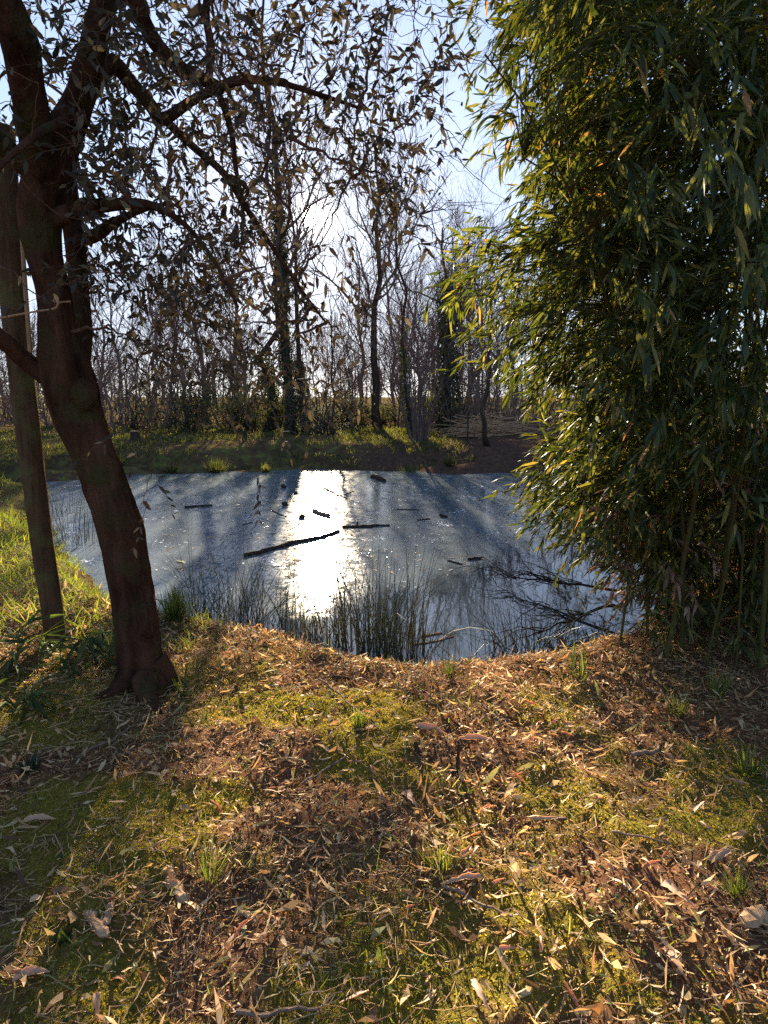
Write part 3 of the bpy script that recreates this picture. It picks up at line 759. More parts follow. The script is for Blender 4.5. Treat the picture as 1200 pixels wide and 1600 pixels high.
# ------------------------------------------------------------------ growing branches
def grow(nodes, target, arch, r0, r1, n=8, wob=.03, bias=None):
    """curve from the nearest existing node to target; returns the centreline and radii"""
    N_ = np.array(nodes)
    d = np.linalg.norm(N_ - target, axis=1)
    if bias is not None: d = d + bias(N_, target)
    a = N_[int(d.argmin())]; L_ = np.linalg.norm(target - a)
    mid = (a + target) / 2 + np.array([0, 0, arch * L_]) + rng.normal(0, .08 * L_, 3)
    t = np.linspace(0, 1, n)[:, None]
    c = (1 - t) ** 2 * a + 2 * t * (1 - t) * mid + t * t * target
    c[1:-1] += rng.normal(0, wob * L_ * .35, (n - 2, 3))
    return c, np.linspace(r0, r1, n)

# ------------------------------------------------------------------ leaning tree on the left
TY = gp(230, 1072, 0).y          # the trunk stands about 3.4 m away
g0 = ground_at(228, 1072)
tree = empty('leaning_tree', g0, 'dark gnarled evergreen tree with a leaning trunk and narrow leaves in the left foreground', 'tree')
def limb_pts(lst):
    return np.array([at(u, v, TY + dy) for u, v, w, dy in lst]), np.array([w * .42 / FPX * (TY + dy) for u, v, w, dy in lst])
def limb(name, lst, mat='olive_bark', sides=20, per=9, lump=.05, seed=0, kind=None):
    P, W = limb_pts(lst)
    C = catmull(P, per); Rr = catmull(np.stack([W, W, W], 1), per)[:, 0]
    V, T = tubes(C[None], Rr[None], sides)
    # knots, hollows and long ribs in the wood
    n_ = len(C); ang = np.tile(np.arange(sides) * 2 * np.pi / sides, n_); seg = np.repeat(np.arange(n_), sides); ln = np.concatenate([[0], np.cumsum(np.linalg.norm(np.diff(C, axis=0), axis=1))])[seg]
    k = 1 + lump * (1.3 * (vnoise(np.cos(ang) * 22 + seed, ln * 14 + np.sin(ang) * 22, 95 + seed) - .5) * (sides > 40) + 1.1 * (vnoise(np.cos(ang) * 9 + seed, ln * 5 + np.sin(ang) * 9, 90 + seed) - .5) + np.sin(3 * ang + ln * 5 + seed) + .8 * np.sin(5 * ang - ln * 7 + 2 * seed) + 2.2 * (vnoise(ang * 1.2 + seed, ln * 9, 70 + seed) - .5) + 1.2 * (vnoise(np.cos(ang) * 5 + seed, ln * 24, 80 + seed) - .5))
    V = C[seg] + (V - C[seg]) * k[:, None]
    o = obj(name, V, T, M[mat], tree, True)
    return C, Rr
main_l = [(236, 1095, 128, 0), (228, 1066, 100, 0), (219, 1025, 84, 0), (212, 960, 82, 0), (198, 890, 80, 0), (186, 820, 82, 0), (166, 755, 78, 0), (146, 705, 78, 0), (120, 645, 88, 0), (108, 600, 90, -.02),
          (96, 560, 82, -.04), (90, 520, 66, -.06), (84, 460, 56, -.08), (70, 400, 58, -.1), (62, 340, 72, -.12), (72, 280, 70, -.14), (96, 215, 62, -.16), (122, 160, 48, -.2), (140, 95, 42, -.25), (155, 30, 38, -.3), (170, -50, 32, -.35), (190, -150, 24, -.4)]
NODES = []
C, _ = limb('trunk', main_l, sides=88, per=26, lump=.036, seed=1); NODES += list(C[286::3])
LIMBS = [
    ('limb', [(70, 290, 60, -.14), (55, 200, 58, -.3), (42, 130, 56, -.4), (28, 60, 60, -.5), (5, -10, 46, -.6), (-30, -110, 30, -.7)], 2, .04),
    ('limb', [(118, 640, 30, .1), (124, 575, 34, .16), (126, 530, 38, .2), (124, 470, 34, .22), (120, 400, 34, .24), (112, 330, 34, .22), (98, 250, 32, .1)], 3, .04),
    ('limb', [(72, 350, 40, -.1), (110, 332, 28, -.2), (150, 322, 24, -.3), (200, 318, 20, -.4), (240, 322, 14, -.5), (290, 352, 9, -.6), (335, 408, 7, -.7), (372, 480, 5, -.8)], 4, .05),
    ('limb', [(118, 378, 20, .2), (150, 368, 22, .1), (178, 348, 18, 0), (215, 330, 10, -.1), (260, 318, 7, -.2)], 5, .06),
    ('limb', [(130, 150, 36, -.2), (172, 100, 30, 0), (205, 130, 24, .1), (235, 165, 22, .15), (255, 186, 20, .2), (300, 158, 16, .3), (335, 140, 16, .35), (372, 126, 15, .4), (430, 128, 11, .5), (500, 148, 8, .6), (560, 168, 5, .7)], 6, .05),
    ('limb', [(255, 184, 15, .2), (300, 228, 13, .2), (350, 272, 12, .2), (388, 330, 10, .2), (425, 385, 8, .2), (465, 445, 6, .2), (510, 505, 4, .2)], 7, .05),
    ('limb', [(205, -20, 28, .3), (228, 40, 26, .4), (255, 82, 24, .45), (290, 112, 22, .5), (325, 128, 20, .5), (350, 140, 16, .5)], 8, .05),
    ('limb', [(150, 40, 24, -.3), (215, -40, 20, 0), (300, -90, 16, .3), (400, -110, 12, .6), (520, -90, 9, .9), (640, -30, 6, 1.1)], 9, .05),
    ('limb', [(72, 590, 34, -.05), (40, 562, 32, -.1), (5, 530, 30, -.2), (-50, 490, 26, -.3), (-130, 440, 18, -.4)], 10, .05),
    ('limb', [(75, 285, 44, -.15), (30, 250, 36, -.2), (-20, 205, 30, -.3), (-90, 150, 22, -.4)], 11, .05),
    ('limb', [(125, 185, 24, -.25), (90, 195, 18, -.6), (60, 208, 14, -.8), (10, 250, 10, -1.0), (-30, 300, 8, -1.1)], 12, .05),
    ('limb', [(325, 132, 14, .45), (330, 80, 13, .5), (322, 20, 12, .55), (330, -60, 9, .6)], 13, .05),
    ('limb', [(340, 140, 12, .35), (360, 200, 10, .3), (368, 260, 8, .2), (380, 340, 6, .1), (372, 420, 4, 0)], 14, .05)]
for nm, lst, sd, lm in LIMBS:
    C, Rr = limb(nm, lst, sides=12, per=7, lump=lm, seed=sd); NODES += list(C[4:])
# knot on the trunk
q = at(134, 612, TY - .13); q = at(128, 615, TY - .09); V, T = tri_fan_blob(q, .07, (1.0, .7, 1.2), 5, None, ''); obj('burl', V, T, M['olive_bark'], tree, True)
q = at(228, 968, TY - .06); V, T = tri_fan_blob(q, .07, (.7, .8, 1.3), 6, None, ''); obj('burl', V, T, M['olive_bark'], tree, True)
for pts_, r0_ in (([(240, 1030, 0), (268, 1064, .02), (300, 1086, .06)], .08), ([(205, 1050, -.06), (180, 1080, -.14), (150, 1096, -.2)], .07), ([(225, 1060, -.12), (232, 1092, -.24), (250, 1120, -.36)], .07), ([(245, 1050, .1), (285, 1068, .25), (325, 1066, .35)], .06)):
    V, T = tubes(catmull([at(a_, b_, TY + c_) for a_, b_, c_ in pts_], 6)[None], np.linspace(r0_, .022, 13)[None], 10); V += rng.normal(0, .003, V.shape)
    obj('surface_root', V, T, M['olive_bark'], tree, True)

# where the crown's sprays reach to, by region of the crown
def crown_targets(n, poly):
    (u0, u1, v0, v1, d0, d1) = poly
    u = rng.uniform(u0, u1, n); v = rng.uniform(v0, v1, n); Yd = rng.uniform(d0, d1, n)
    return u, v, Yd
def crown_ok(u, v):
    edge = np.interp(v, [-300, 0, 100, 200, 300, 400, 480, 600], [760, 725, 700, 650, 630, 585, 545, 520])
    k = (u < edge) & (np.hypot(u - 490, v - 340) > 42) & ~((u > 490) & (v > 380) & (rng.random(u.shape) < .6))
    return k
twV = MB(); lfV = MB()
# main side branches first
for (u0, u1, v0, v1, d0, d1, n_) in ((300, 700, -60, 160, 3.2, 5.2, 16), (380, 620, 150, 420, 3.0, 4.8, 12), (140, 420, 60, 420, 2.6, 4.6, 14), (180, 520, 420, 560, 3.0, 4.4, 9), (-250, 120, -150, 250, 2.6, 4.5, 10), (100, 700, -500, -100, 2.8, 5.5, 14)):
    u, v, Yd = crown_targets(n_, (u0, u1, v0, v1, d0, d1)); k = crown_ok(u, v)
    for tgt in at_np(u[k], v[k], Yd[k]):
        c, r = grow(NODES, tgt, .12, .010, .0028, 12, .05)
        twV.add(*tubes(c[None], r[None], 5)); NODES += list(c[3:])
SPR_D = []; SPR_P = []
def spray(tgt, arch, L0=.07, nl=14, droop=.25, r0=.0032):
    """a thin shoot carrying its narrow leaves in opposite pairs"""
    c, r = grow(NODES, tgt, arch, r0, .0018, 8, .06)
    ax = norm((c[-1] - c[-3])[None])[0] * .6 + rng.normal(0, .45, 3) + np.array([.05, 0, -droop * .35]); ax = ax / np.linalg.norm(ax)
    ln = L0 * rng.uniform(3.2, 6.0) * nl / 14
    t = np.linspace(0, 1, 8)[:, None]
    e = c[-1] + ax * ln * t + np.array([0, 0, -.12 * ln]) * t * t + rng.normal(0, .006, (8, 3)) * (t > 0)
    twV.add(*tubes(c[None], r[None], 3)); twV.add(*tubes(e[None], np.linspace(.0018, .0007, 8)[None], 3)); NODES.extend(list(c[4:-1])); NODES.append(e[4])
    sd = norm(e - [0, 0, CAM_H]) @ np.array(SUN_DIR)
    if sd.max() > math.cos(R(2.2)): return      # a thin place in the crown
    n_ = nl // 2; f = np.linspace(.08, 1, n_); x = f * 7; i0 = np.minimum(x.astype(int), 6); P = e[i0] + (e[i0 + 1] - e[i0]) * (x - i0)[:, None]
    tg = norm(e[i0 + 1] - e[i0]); u1 = norm(np.cross(tg, rand_unit(1))); u2 = np.cross(tg, u1)
    q = np.where((np.arange(n_) % 2 == 0)[:, None], u1, u2)
    for s_ in (-1, 1):
        k = rng.random(n_) < .88
        if not k.any(): continue
        D = norm(tg * .8 + q * s_ * .75 + rng.normal(0, .2, P.shape) - np.array([0, 0, .15])); Nn = norm(np.cross(np.cross(D, tg), D) * .0 + rng.normal(0, .6, (n_, 3)) + [0, -.2, .5])
        Lk = L0 * rng.uniform(.55, 1.15, n_) * (1 - .25 * f)
        lfV.add(*leaves(P[k], D[k], Nn[k], Lk[k], (Lk * .31 * rng.uniform(.85, 1.2, n_))[k], rng.normal(.08, .18, n_)[k], .25, 'lo'))
for (u0, u1, v0, v1, d0, d1, n_, L0) in ((100, 430, 0, 430, 2.7, 4.8, 350, .076), (-60, 220, -60, 330, 2.8, 4.6, 80, .085), (400, 730, -30, 330, 3.0, 5.0, 180, .08), (420, 640, 250, 480, 3.0, 4.8, 66, .085),
                                         (130, 520, 400, 590, 2.9, 4.4, 100, .078), (-300, 60, -350, 400, 2.4, 5.0, 60, .07), (0, 760, -500, -40, 2.8, 5.6, 170, .07)):
    u, v, Yd = crown_targets(n_, (u0, u1, v0, v1, d0, d1)); k = crown_ok(u, v)
    for tgt in at_np(u[k], v[k], Yd[k]): spray(tgt, .10, L0)
# low hanging sprays that catch the light
for (u, v, Yd) in ((395, 625, 2.9), (430, 655, 2.8), (300, 640, 3.0), (350, 650, 3.1), (480, 645, 2.9), (405, 740, 3.0), (300, 605, 2.9), (245, 745, 2.9), (225, 775, 3.0), (205, 660, 2.7), (520, 610, 3.2)):
    spray(np.array(at(u, v, Yd)), .03, .062, 12, .2, .0028)
# small sprays close in front of the trunk
for (u, v, Yd) in ((95, 338, 2.5), (60, 130, 2.4), (200, 350, 2.6), (110, 60, 2.5), (150, 330, 2.5)):
    spray(np.array(at(u, v, Yd)), .05, .055, 8, .1, .0026)
# bare thin shoots
for _ in range(240):
    u = rng.uniform(120, 800); v = rng.uniform(-20, 560)
    if u > 560 and v > 420: continue
    if math.hypot(u - 490, v - 340) < 30: continue
    c, r = grow(NODES, np.array(at(u, v, rng.uniform(2.8, 5.2))), .08, .0030, .0009, 10, .05); twV.add(*tubes(c[None], r[None], 3))
V, T = twV.get(); obj('twigs', V, T, M['twig'], tree)
V, T = lfV.get(); obj('foliage', V, T, M['olive_leaf'], tree)

# ------------------------------------------------------------------ wooden post and cane behind the trunk
PY = 4.3
g0 = ground_at(86, 1008)
post = empty('wooden_post', g0, 'thick weathered round wooden post leaning behind the leaning trunk', 'post')
Pp = np.array([at(u, v, g0.y + .02 * k) for k, (u, v) in enumerate(((90, 1030), (80, 940), (62, 820), (46, 690), (33, 580), (22, 480), (14, 390), (6, 290), (0, 200)))])
C = catmull(Pp, 5); V, T = tubes(C[None], np.linspace(.064, .082, len(C))[None], 20); V += rng.normal(0, .0015, V.shape)
obj('shaft', V, T, M['post'], post, True)
cp = np.array([at(48, 560, g0.y - .45), at(42, 480, g0.y - .45), at(37, 410, g0.y - .45), at(33, 330, g0.y - .45)])
V, T = tubes(catmull(cp, 4)[None], np.full((1, 13), .012), 8)
tag(obj_at('thin_cane', V, T, M['pale_wood'], Vector(cp[0])), 'slim pale cane standing in front of the wooden post', 'cane')
tp = np.array([at(-10, 499, 2.9), at(20, 493, 2.9), at(60, 486, 2.9), at(85, 482, 2.92), at(91, 474, 2.92), at(97, 472, 2.93), (at(110, 471, 2.95))])
root = empty('dry_tendril', tp[3], 'pale dry climbing tendril with one dead leaf across the trunk fork', 'tendril')
V, T = tubes(catmull(tp, 4)[None], np.full((1, 25), .0042), 6); obj('stem', V, T, M['pale_wood'], root)
V, T = leaves(tp[4:5], np.array([[-.5, 0, 1.0]]), np.array([[0, -1.0, .2]]), np.array([.05]), np.array([.03]), .3, .4, 'hi'); obj('dead_leaf', V, T, M['litter'], root)

# ------------------------------------------------------------------ bamboo grove on the right
CULMS = []
tries = 0
front = [(965, 1012), (1012, 1005), (1035, 1030), (1062, 1018), (1105, 1040), (1118, 1012), (1150, 1045), (1168, 1020), (1192, 1050), (1085, 990)]
spots = [(lambda g: (g.x, g.y))(gp(u, v, 0)) for u, v in front]
while len(spots) < 46 and tries < 4000:
    tries += 1
    y = rng.uniform(3.9, 9.5); x = rng.uniform(1.7 + max(0, y - 4.4) * .42, 5.4)
    if sdf(np.array([x]), np.array([y]))[0] < .25: continue
    if all(math.hypot(x - a, y - b) > .3 for a, b in spots): spots.append((x, y))
# two at the photo's right edge, close by
spots += [(3.0, 3.5), (3.4, 3.2)]
for k, (x, y) in enumerate(spots):
    z = hz(x, y); h = rng.uniform(4.6, 7.2)
    lean = np.array([rng.normal(-.16, .10), rng.normal(-.10, .12)]); tilt = rng.normal(0, .06, 2); lean = np.clip(lean, -.22, .12); tilt = np.clip(tilt, -.05, .1)
    if k < 10: h = rng.uniform(3.5, 6)
    t = np.linspace(0, 1, int(h / .22))
    c = np.stack([x + lean[0] * h * t ** 2.1 * 1.5, y + lean[1] * h * t ** 2.1 * 1.5, z - .05 + h * (t - .16 * t ** 4)], -1)
    c += np.cumsum(rng.normal(0, .006, c.shape), 0) * [1, 1, 0] + np.column_stack([tilt[0] * h * t, tilt[1] * h * t, 0 * t])
    CULMS.append((c, rng.uniform(.007, .016)))
ALLN = np.concatenate([c[int(len(c) * .12):] for c, _ in CULMS]); OWN = np.concatenate([np.full(len(c) - int(len(c) * .12), k) for k, (c, _) in enumerate(CULMS)])
brMB = [MB() for _ in CULMS]; lvMB = [MB() for _ in CULMS]; ddMB = [MB() for _ in CULMS]
def bam_spray(tgt, nl, L0, dead=False, droop=.16):
    d = np.linalg.norm((ALLN - tgt) * [1, 1, .8], axis=1) + np.where(ALLN[:, 2] > tgt[2] + .15, .35, 0)
    i = int(d.argmin()); a = ALLN[i]; k = OWN[i]
    L_ = np.linalg.norm(tgt - a); hv = tgt - a; hv[2] = 0; hv = hv / max(np.linalg.norm(hv), .05)
    hv = hv + np.array([-.55, -.35, 0]); hv /= max(np.linalg.norm(hv), .05)
    tip = tgt + hv * .16 - np.array([0, 0, .12 + droop * .2])
    t = np.linspace(0, 1, 9)[:, None]
    c1 = tgt + np.array([0, 0, .10 + .15 * min(L_, 1)]) - hv * .05
    c = (1 - t) ** 3 * a + 3 * t * (1 - t) ** 2 * (a * .6 + tgt * .4 + [0, 0, .2 * min(L_, 1)]) + 3 * t * t * (1 - t) * c1 + t ** 3 * tip
    r0 = .0028 + .0012 * min(L_, 1.5)
    brMB[k].add(*tubes(c[None], np.linspace(r0, .0009, 9)[None], 3, False))
    # leafy side twigs along the outer half
    m_ = nl // 5; cc = catmull(c[3:], 3); s_ = rng.integers(0, len(cc), m_); B = cc[s_]
    tg = norm(np.gradient(cc, axis=0))[s_]
    dirs = norm(tg * .7 + hv * .3 + rng.normal(0, .45, (m_, 3)) - [0, 0, droop])
    ln = rng.uniform(.06, .2, m_)
    tt = np.linspace(0, 1, 4)
    TW = B[:, None] + dirs[:, None] * (ln[:, None] * tt)[..., None]
    brMB[k].add(*tubes(TW, np.array([.0012, .001, .0009, .0006])[None] * np.ones((m_, 1)), 3, False))
    q = np.repeat(np.arange(m_), 5); f = np.tile(np.array([.35, .6, .8, 1., 1.]), m_)
    P = B[q] + dirs[q] * (ln[q] * f)[:, None]; n_ = len(P)
    D = norm(dirs[q] * .9 + hv * .25 + rng.normal(0, .36, (n_, 3)) - [0, 0, .12 + droop * .8])
    Nn = rng.normal(0, .5, (n_, 3)) + [0, 0, .8] + hv * .3
    mb = ddMB[k] if dead else lvMB[k]
    mb.add(*leaves(P, D, Nn, L0 * rng.uniform(.55, 1.15, n_), L0 * .135 * rng.uniform(.8, 1.25, n_), rng.uniform(-.05, .35, n_), .2, 'lo'))
VL = [-500, -150, 0, 60, 130, 180, 215, 250, 300, 345, 375, 400, 430, 480, 520, 570, 620, 660, 700, 730, 760, 800, 830, 860, 900, 1000]
UL = [700, 715, 738, 730, 765, 738, 762, 800, 815, 780, 700, 650, 655, 695, 700, 705, 775, 805, 800, 785, 795, 800, 860, 945, 955, 975]
def bam_region(n, u0, u1, v0, v1, d0, d1, nl, L0, dead=False, soft=30):
    u = rng.uniform(u0, u1, n); v = rng.uniform(v0, v1, n)
    loose = sstep(330, 460, v) * sstep(880, 780, v)
    lim = np.interp(v, VL, UL) + 16 + np.abs(rng.normal(0, soft * (1 + 2.2 * loose), n))
    k = (u > lim) & (fbm(u / 85, v / 50, 91) + (.14 * sstep(20, 190, u - np.interp(v, VL, UL)) if d0 < 5 else 1) > .43 + .07 * loose)
    u, v = u[k], v[k]; lim = lim[k]
    # the outer sprays of the grove stand nearer the water's edge, deeper ones fill in behind
    Yd = rng.uniform(d0, d1, len(u))
    P = at_np(u, v, Yd); k = P[:, 2] > .06
    for q in P[k]: bam_spray(q, nl, L0, dead)
bam_region(900, 690, 1000, -60, 640, 4.0, 6.6, 25, .125, soft=22)
bam_region(560, 740, 1080, 560, 880, 4.0, 6.2, 25, .12, soft=14)
bam_region(900, 850, 1330, -80, 800, 3.4, 5.6, 25, .13)
bam_region(1050, 860, 1500, -150, 900, 5.2, 8.8, 30, .15)
bam_region(420, 930, 1260, -60, 760, 3.1, 4.2, 25, .125)
bam_region(800, 930, 1300, 740, 1000, 3.7, 5.4, 20, .115)
bam_region(420, 955, 1350, 720, 1010, 3.8, 6.0, 15, .13, True)
bam_region(420, 720, 1500, -700, -60, 3.5, 7.5, 25, .135)
# nearest, largest-looking sprays
for (u, v, Yd) in ((1000, 415, 2.9), (1030, 440, 2.8), (1060, 400, 2.9), (1130, 200, 2.3), (1165, 230, 2.2), (1185, 160, 2.3), (1150, 320, 2.4), (985, 250, 3.1), (965, 220, 3.2), (1010, 40, 2.7), (1110, 20, 2.6),
                   (1060, 580, 3.2), (1150, 520, 2.8), (1010, 690, 3.4), (960, 640, 3.6), (1190, 420, 2.4), (1090, 120, 2.6)):
    bam_spray(np.array(at(u, v, Yd)), 20, .15, False, .6)
for k, (c, r) in enumerate(CULMS):
    if k == 0: lb = 'bamboo cane nearest the water with branches leaning out over the pond'
    else: lb = 'slender bamboo cane with drooping leafy sprays in the dense grove on the right'
    g = Vector(c[0]) + Vector((0, 0, .05))
    b = empty('bamboo', g, lb, 'bamboo', None if k == 0 else 'bamboo canes of the grove on the right')
    # swollen nodes
    n_ = len(c); C = np.repeat(c, 3, 0).astype(float); tg = norm(np.gradient(c, axis=0))
    C[0::3] -= tg * .012; C[2::3] += tg * .012
    rr = np.repeat(np.linspace(r, r * .35, n_), 3); rr[1::3] *= 1.22
    few = len(brMB[k].V) < 30
    cm = MB(); cm.add(*tubes(C[None], rr[None], 8))
    if few and not brMB[k].empty(): cm.add(*brMB[k].get())
    V, T = cm.get(); obj('culm', V, T, M['culm'], b, True)
    if not few: V, T = brMB[k].get(); obj('branches', V, T, M['culm'], b)
    if not lvMB[k].empty(): V, T = lvMB[k].get(); obj('foliage', V, T, M['bamboo_leaf'], b)
    if not ddMB[k].empty(): V, T = ddMB[k].get(); obj('dead_leaves', V, T, M['bamboo_dead'], b)

# broken branches hanging into the clear water by the grove
def dead_branch(base, tip, r0, n, spread, label, seed, name='fallen_branch', zmin=WATER_Z - .06):
    r_ = np.random.default_rng(seed)
    root = empty(name, Vector(base), label, 'branch')
    base, tip = np.array(base), np.array(tip); L_ = np.linalg.norm(tip - base)
    t = np.linspace(0, 1, 12)[:, None]
    c = base + (tip - base) * t + np.cumsum(r_.normal(0, .012 * L_, (12, 3)), 0); c[:, 2] = np.maximum(c[:, 2], zmin)
    V, T = tubes(c[None], np.linspace(r0, r0 * .3, 12)[None], 8); obj('stem', V, T, M['dark_bark'], root)
    mb = MB(); ax = (tip - base) / L_
    for _ in range(n):
        i = r_.integers(3, 12); d = norm((ax * .9 + r_.normal(0, spread, 3))[None])[0]; ll = L_ * r_.uniform(.2, .55)
        tt = np.linspace(0, 1, 7)[:, None]; b = c[i] + d * ll * tt + np.cumsum(r_.normal(0, .03 * ll, (7, 3)), 0) + np.array([0, 0, .12 * ll]) * np.sin(tt * 3.1); b[:, 2] = np.maximum(b[:, 2], zmin + .04)
        mb.add(*tubes(b[None], np.linspace(r0 * .4, r0 * .08, 7)[None], 4))
        for _ in range(3):
            j = r_.integers(2, 7); d2 = norm((d + r_.normal(0, .5, 3))[None])[0]; e = b[j] + d2 * ll * .4 * np.linspace(0, 1, 5)[:, None]; e[:, 2] = np.maximum(e[:, 2], zmin + .04)
            mb.add(*tubes(e[None], np.linspace(r0 * .16, r0 * .05, 5)[None], 3))
    V, T = mb.get(); obj('side_twigs', V, T, M['dark_bark'], root)
dead_branch(gp(965, 925, -.15), gp(795, 905, -.30), .015, 26, .25, 'dark dead branch with many side twigs lying out over the clear water', 1)
dead_branch(gp(960, 945, -.2), gp(850, 1000, -.3), .015, 14, .3, 'dark forked dead branch slanting to the bank beside the rushes', 2)
dead_branch(at(945, 842, 5.6), at(885, 772, 6.2), .025, 5, .35, 'thick broken bamboo stub poking over the water', 3)

# ------------------------------------------------------------------ far bank: bare trees, ivy, shrubs
def grow_levels(r_, trunk, rad, levels, up=.25):
    """trunk polyline (n,3); levels = [(children per branch, length ratio, spread, first t)]"""
    out = [(trunk[None], rad[None], 8)]
    P = trunk[None]; Rr = rad[None]
    for li, (nc, lr, sp, t0) in enumerate(levels):
        m_, n_, _ = P.shape
        L_ = np.linalg.norm(P[:, -1] - P[:, 0], axis=1)
        par = np.repeat(np.arange(m_), nc); tt = r_.uniform(t0, 1.0, len(par)); idx = tt * (n_ - 1); i0 = np.minimum(idx.astype(int), n_ - 2); f = (idx - i0)[:, None]
        S = P[par, i0] * (1 - f) + P[par, i0 + 1] * f
        D = norm(P[par, i0 + 1] - P[par, i0])
        side = norm(np.cross(D, norm(r_.normal(size=D.shape))))
        ang = r_.uniform(.5, 1.25, len(par)) * sp
        d = norm(D * np.cos(ang)[:, None] + side * np.sin(ang)[:, None] + [0, 0, up * .4])
        ln = L_[par] * lr * r_.uniform(.5, 1.15, len(par)) * (1.25 - .6 * tt)
        k = 6 if li == 0 else 5; t = np.linspace(0, 1, k)
        Q = S[:, None] + d[:, None] * (ln[:, None] * t)[..., None] + np.array([0, 0, up])[None, None] * (ln[:, None] * t ** 2)[..., None]
        Q[:, 1:] += np.cumsum(r_.normal(0, .05, (len(par), k - 1, 3)), 1) * ln[:, None, None]
        r0 = (Rr[par, i0] * (.55 if li else .5)); r0 = np.maximum(r0, .0045)
        Rn = r0[:, None] * np.linspace(1, .35, k)[None]; Rn = np.maximum(Rn, .003)
        out.append((Q, Rn, 5 if li == 0 else 3)); P, Rr = Q, Rn
    return out
def bare_tree(x, y, h, r, seed, label, lean=(0, 0), levels=None, group='bare trees behind the pond', name='bare_tree', bark='grey_bark', ivy=0.0, ivy_top=.6, crook=.02, ivy_r=.32, up=.25, trunk=None):
    r_ = np.random.default_rng(seed); z = hz(x, y)
    root = empty(name, (x, y, z), label, 'tree', group)
    n_ = 12; t = np.linspace(0, 1, n_)
    c = np.stack([x + lean[0] * t * h, y + lean[1] * t * h, z - .1 + h * t], -1)
    c[1:] += np.cumsum(r_.normal(0, crook, (n_ - 1, 3)), 0) * h * [1, 1, 0]
    if trunk is not None: c = trunk
    rad = r * (1 - .82 * np.linspace(0, 1, len(c))); rad[0] *= 1.35
    lv = levels or [(15, .38, .95, .3), (8, .45, .8, .2), (6, .5, .8, .15)]
    gen = grow_levels(r_, c, rad, lv, up)
    V, T = tubes(gen[0][0], gen[0][1], 9); obj('trunk', V, T, M[bark], root, True)
    mb = MB()
    for P_, R_, s in gen[1:]: mb.add(*tubes(P_, R_, s, False))
    V, T = mb.get(); obj('crown', V, T, M['far_twig'], root)
    if ivy > 0:
        k = int(ivy); tt = r_.uniform(0, ivy_top, k) * (len(c) - 1); i0 = tt.astype(int); f = (tt - i0)[:, None]
        P = c[i0] * (1 - f) + c[np.minimum(i0 + 1, len(c) - 1)] * f
        rr = (ivy_r * (.6 + .8 * vnoise(tt * 1.5, 0 * tt, seed)) * (1 - .5 * tt / len(c)) + r * .5) * r_.uniform(.35, 1.15, k) ** .7
        a = r_.uniform(0, 6.28, k); P = P + np.stack([np.cos(a) * rr, np.sin(a) * rr, r_.normal(0, .12, k)], -1)
        D = np.stack([np.cos(a) * .5, np.sin(a) * .5, -np.ones(k)], -1) + r_.normal(0, .4, (k, 3))
        V, T = leaves(P, D, np.stack([np.cos(a), np.sin(a), .4 + 0 * a], -1), r_.uniform(.07, .14, k), r_.uniform(.06, .11, k), .1, .1, 'min')
        obj('ivy', V, T, M['ivy'], root)
    return root
def up_at(u, Y): return (u - 600) / FPX * (Y / 1.02)
# the tall ivy-clad pair below the sun
bare_tree(up_at(452, 24), 24, 15, .2, 1, 'tall ivy-clad tree with the thickest trunk, in line with the low sun', (-.012, 0), ivy=3400, ivy_top=.55, bark='dark_bark', crook=.006, ivy_r=.2)
bare_tree(up_at(476, 25), 25, 9.5, .13, 2, 'slimmer ivy-clad tree just right of the thickest ivy trunk', (.0, 0), ivy=2200, ivy_top=.3, bark='dark_bark', crook=.008, ivy_r=.16)
bare_tree(up_at(413, 26), 26, 11, .14, 3, 'slim tree slanting to the left beside the thickest ivy trunk', (.03, 0), ivy=1500, ivy_top=.3, bark='dark_bark')
bare_tree(up_at(590, 27), 27, 11, .18, 4, 'dark bare tree standing clear against the bright gap at the centre', (-.025, 0), bark='dark_bark', crook=.011)
bare_tree(up_at(566, 33), 33, 8.5, .12, 5, 'thinner bare tree left of the dark tree in the bright gap', (.01, 0), crook=.012)
bare_tree(up_at(698, 26), 26, 8, .16, 6, 'ivy-tangled tree leaning left behind the fan of coppice stems', (-.02, 0), ivy=4500, ivy_top=.75, bark='dark_bark', crook=.012, ivy_r=.55)
bare_tree(up_at(640, 24), 24, 9.5, .08, 7, 'slim dark tree left of the fan of coppice stems', (.0, 0), ivy=700, ivy_top=.35, bark='dark_bark', ivy_r=.2)
bare_tree(up_at(766, 19), 19, 4.2, .085, 8, 'small dark forked tree at the far water side near the bamboo', (.0, 0), [(7, .55, .8, .15), (7, .45, .8, .2), (5, .5, .8, .1)], bark='dark_bark')
bare_tree(up_at(520, 23), 23, 5.5, .05, 9, 'thin dark sapling on the far grass in front of the bright gap', (.01, 0), [(9, .4, .7, .25), (6, .45, .8, .2)], bark='dark_bark')
rest = [(150, 34, 9, .11), (185, 30, 8, .09), (230, 38, 11, .13), (262, 29, 7.5, .08), (322, 33, 11, .12), (365, 30, 10, .11), (390, 42, 14, .14), (512, 40, 6, .07), (542, 36, 5.5, .06), (615, 40, 13, .12),
        (660, 34, 11, .10), (676, 44, 13, .13), (725, 30, 10, .10), (750, 38, 12, .12), (800, 33, 10, .12), (850, 40, 12, .14), (60, 40, 10, .13), (20, 32, 8, .10), (100, 48, 12, .15), (930, 36, 11, .13), (1010, 42, 12, .14), (290, 50, 14, .16), (630, 60, 14, .16), (720, 58, 14, .16), (-60, 38, 9, .12), (1120, 38, 12, .13)]
for k, (u, Yd, h, r) in enumerate(rest):
    bare_tree(up_at(u, Yd), Yd, h * random.uniform(.75, .95), r, 30 + k, 'slender leafless tree in the thicket behind the pond', (random.gauss(0, .06), 0), [(17, .40, .95, .10), (9, .5, .9, .15), (6, .5, .9, .15)], group='leafless trees of the thicket behind the pond', crook=.02)
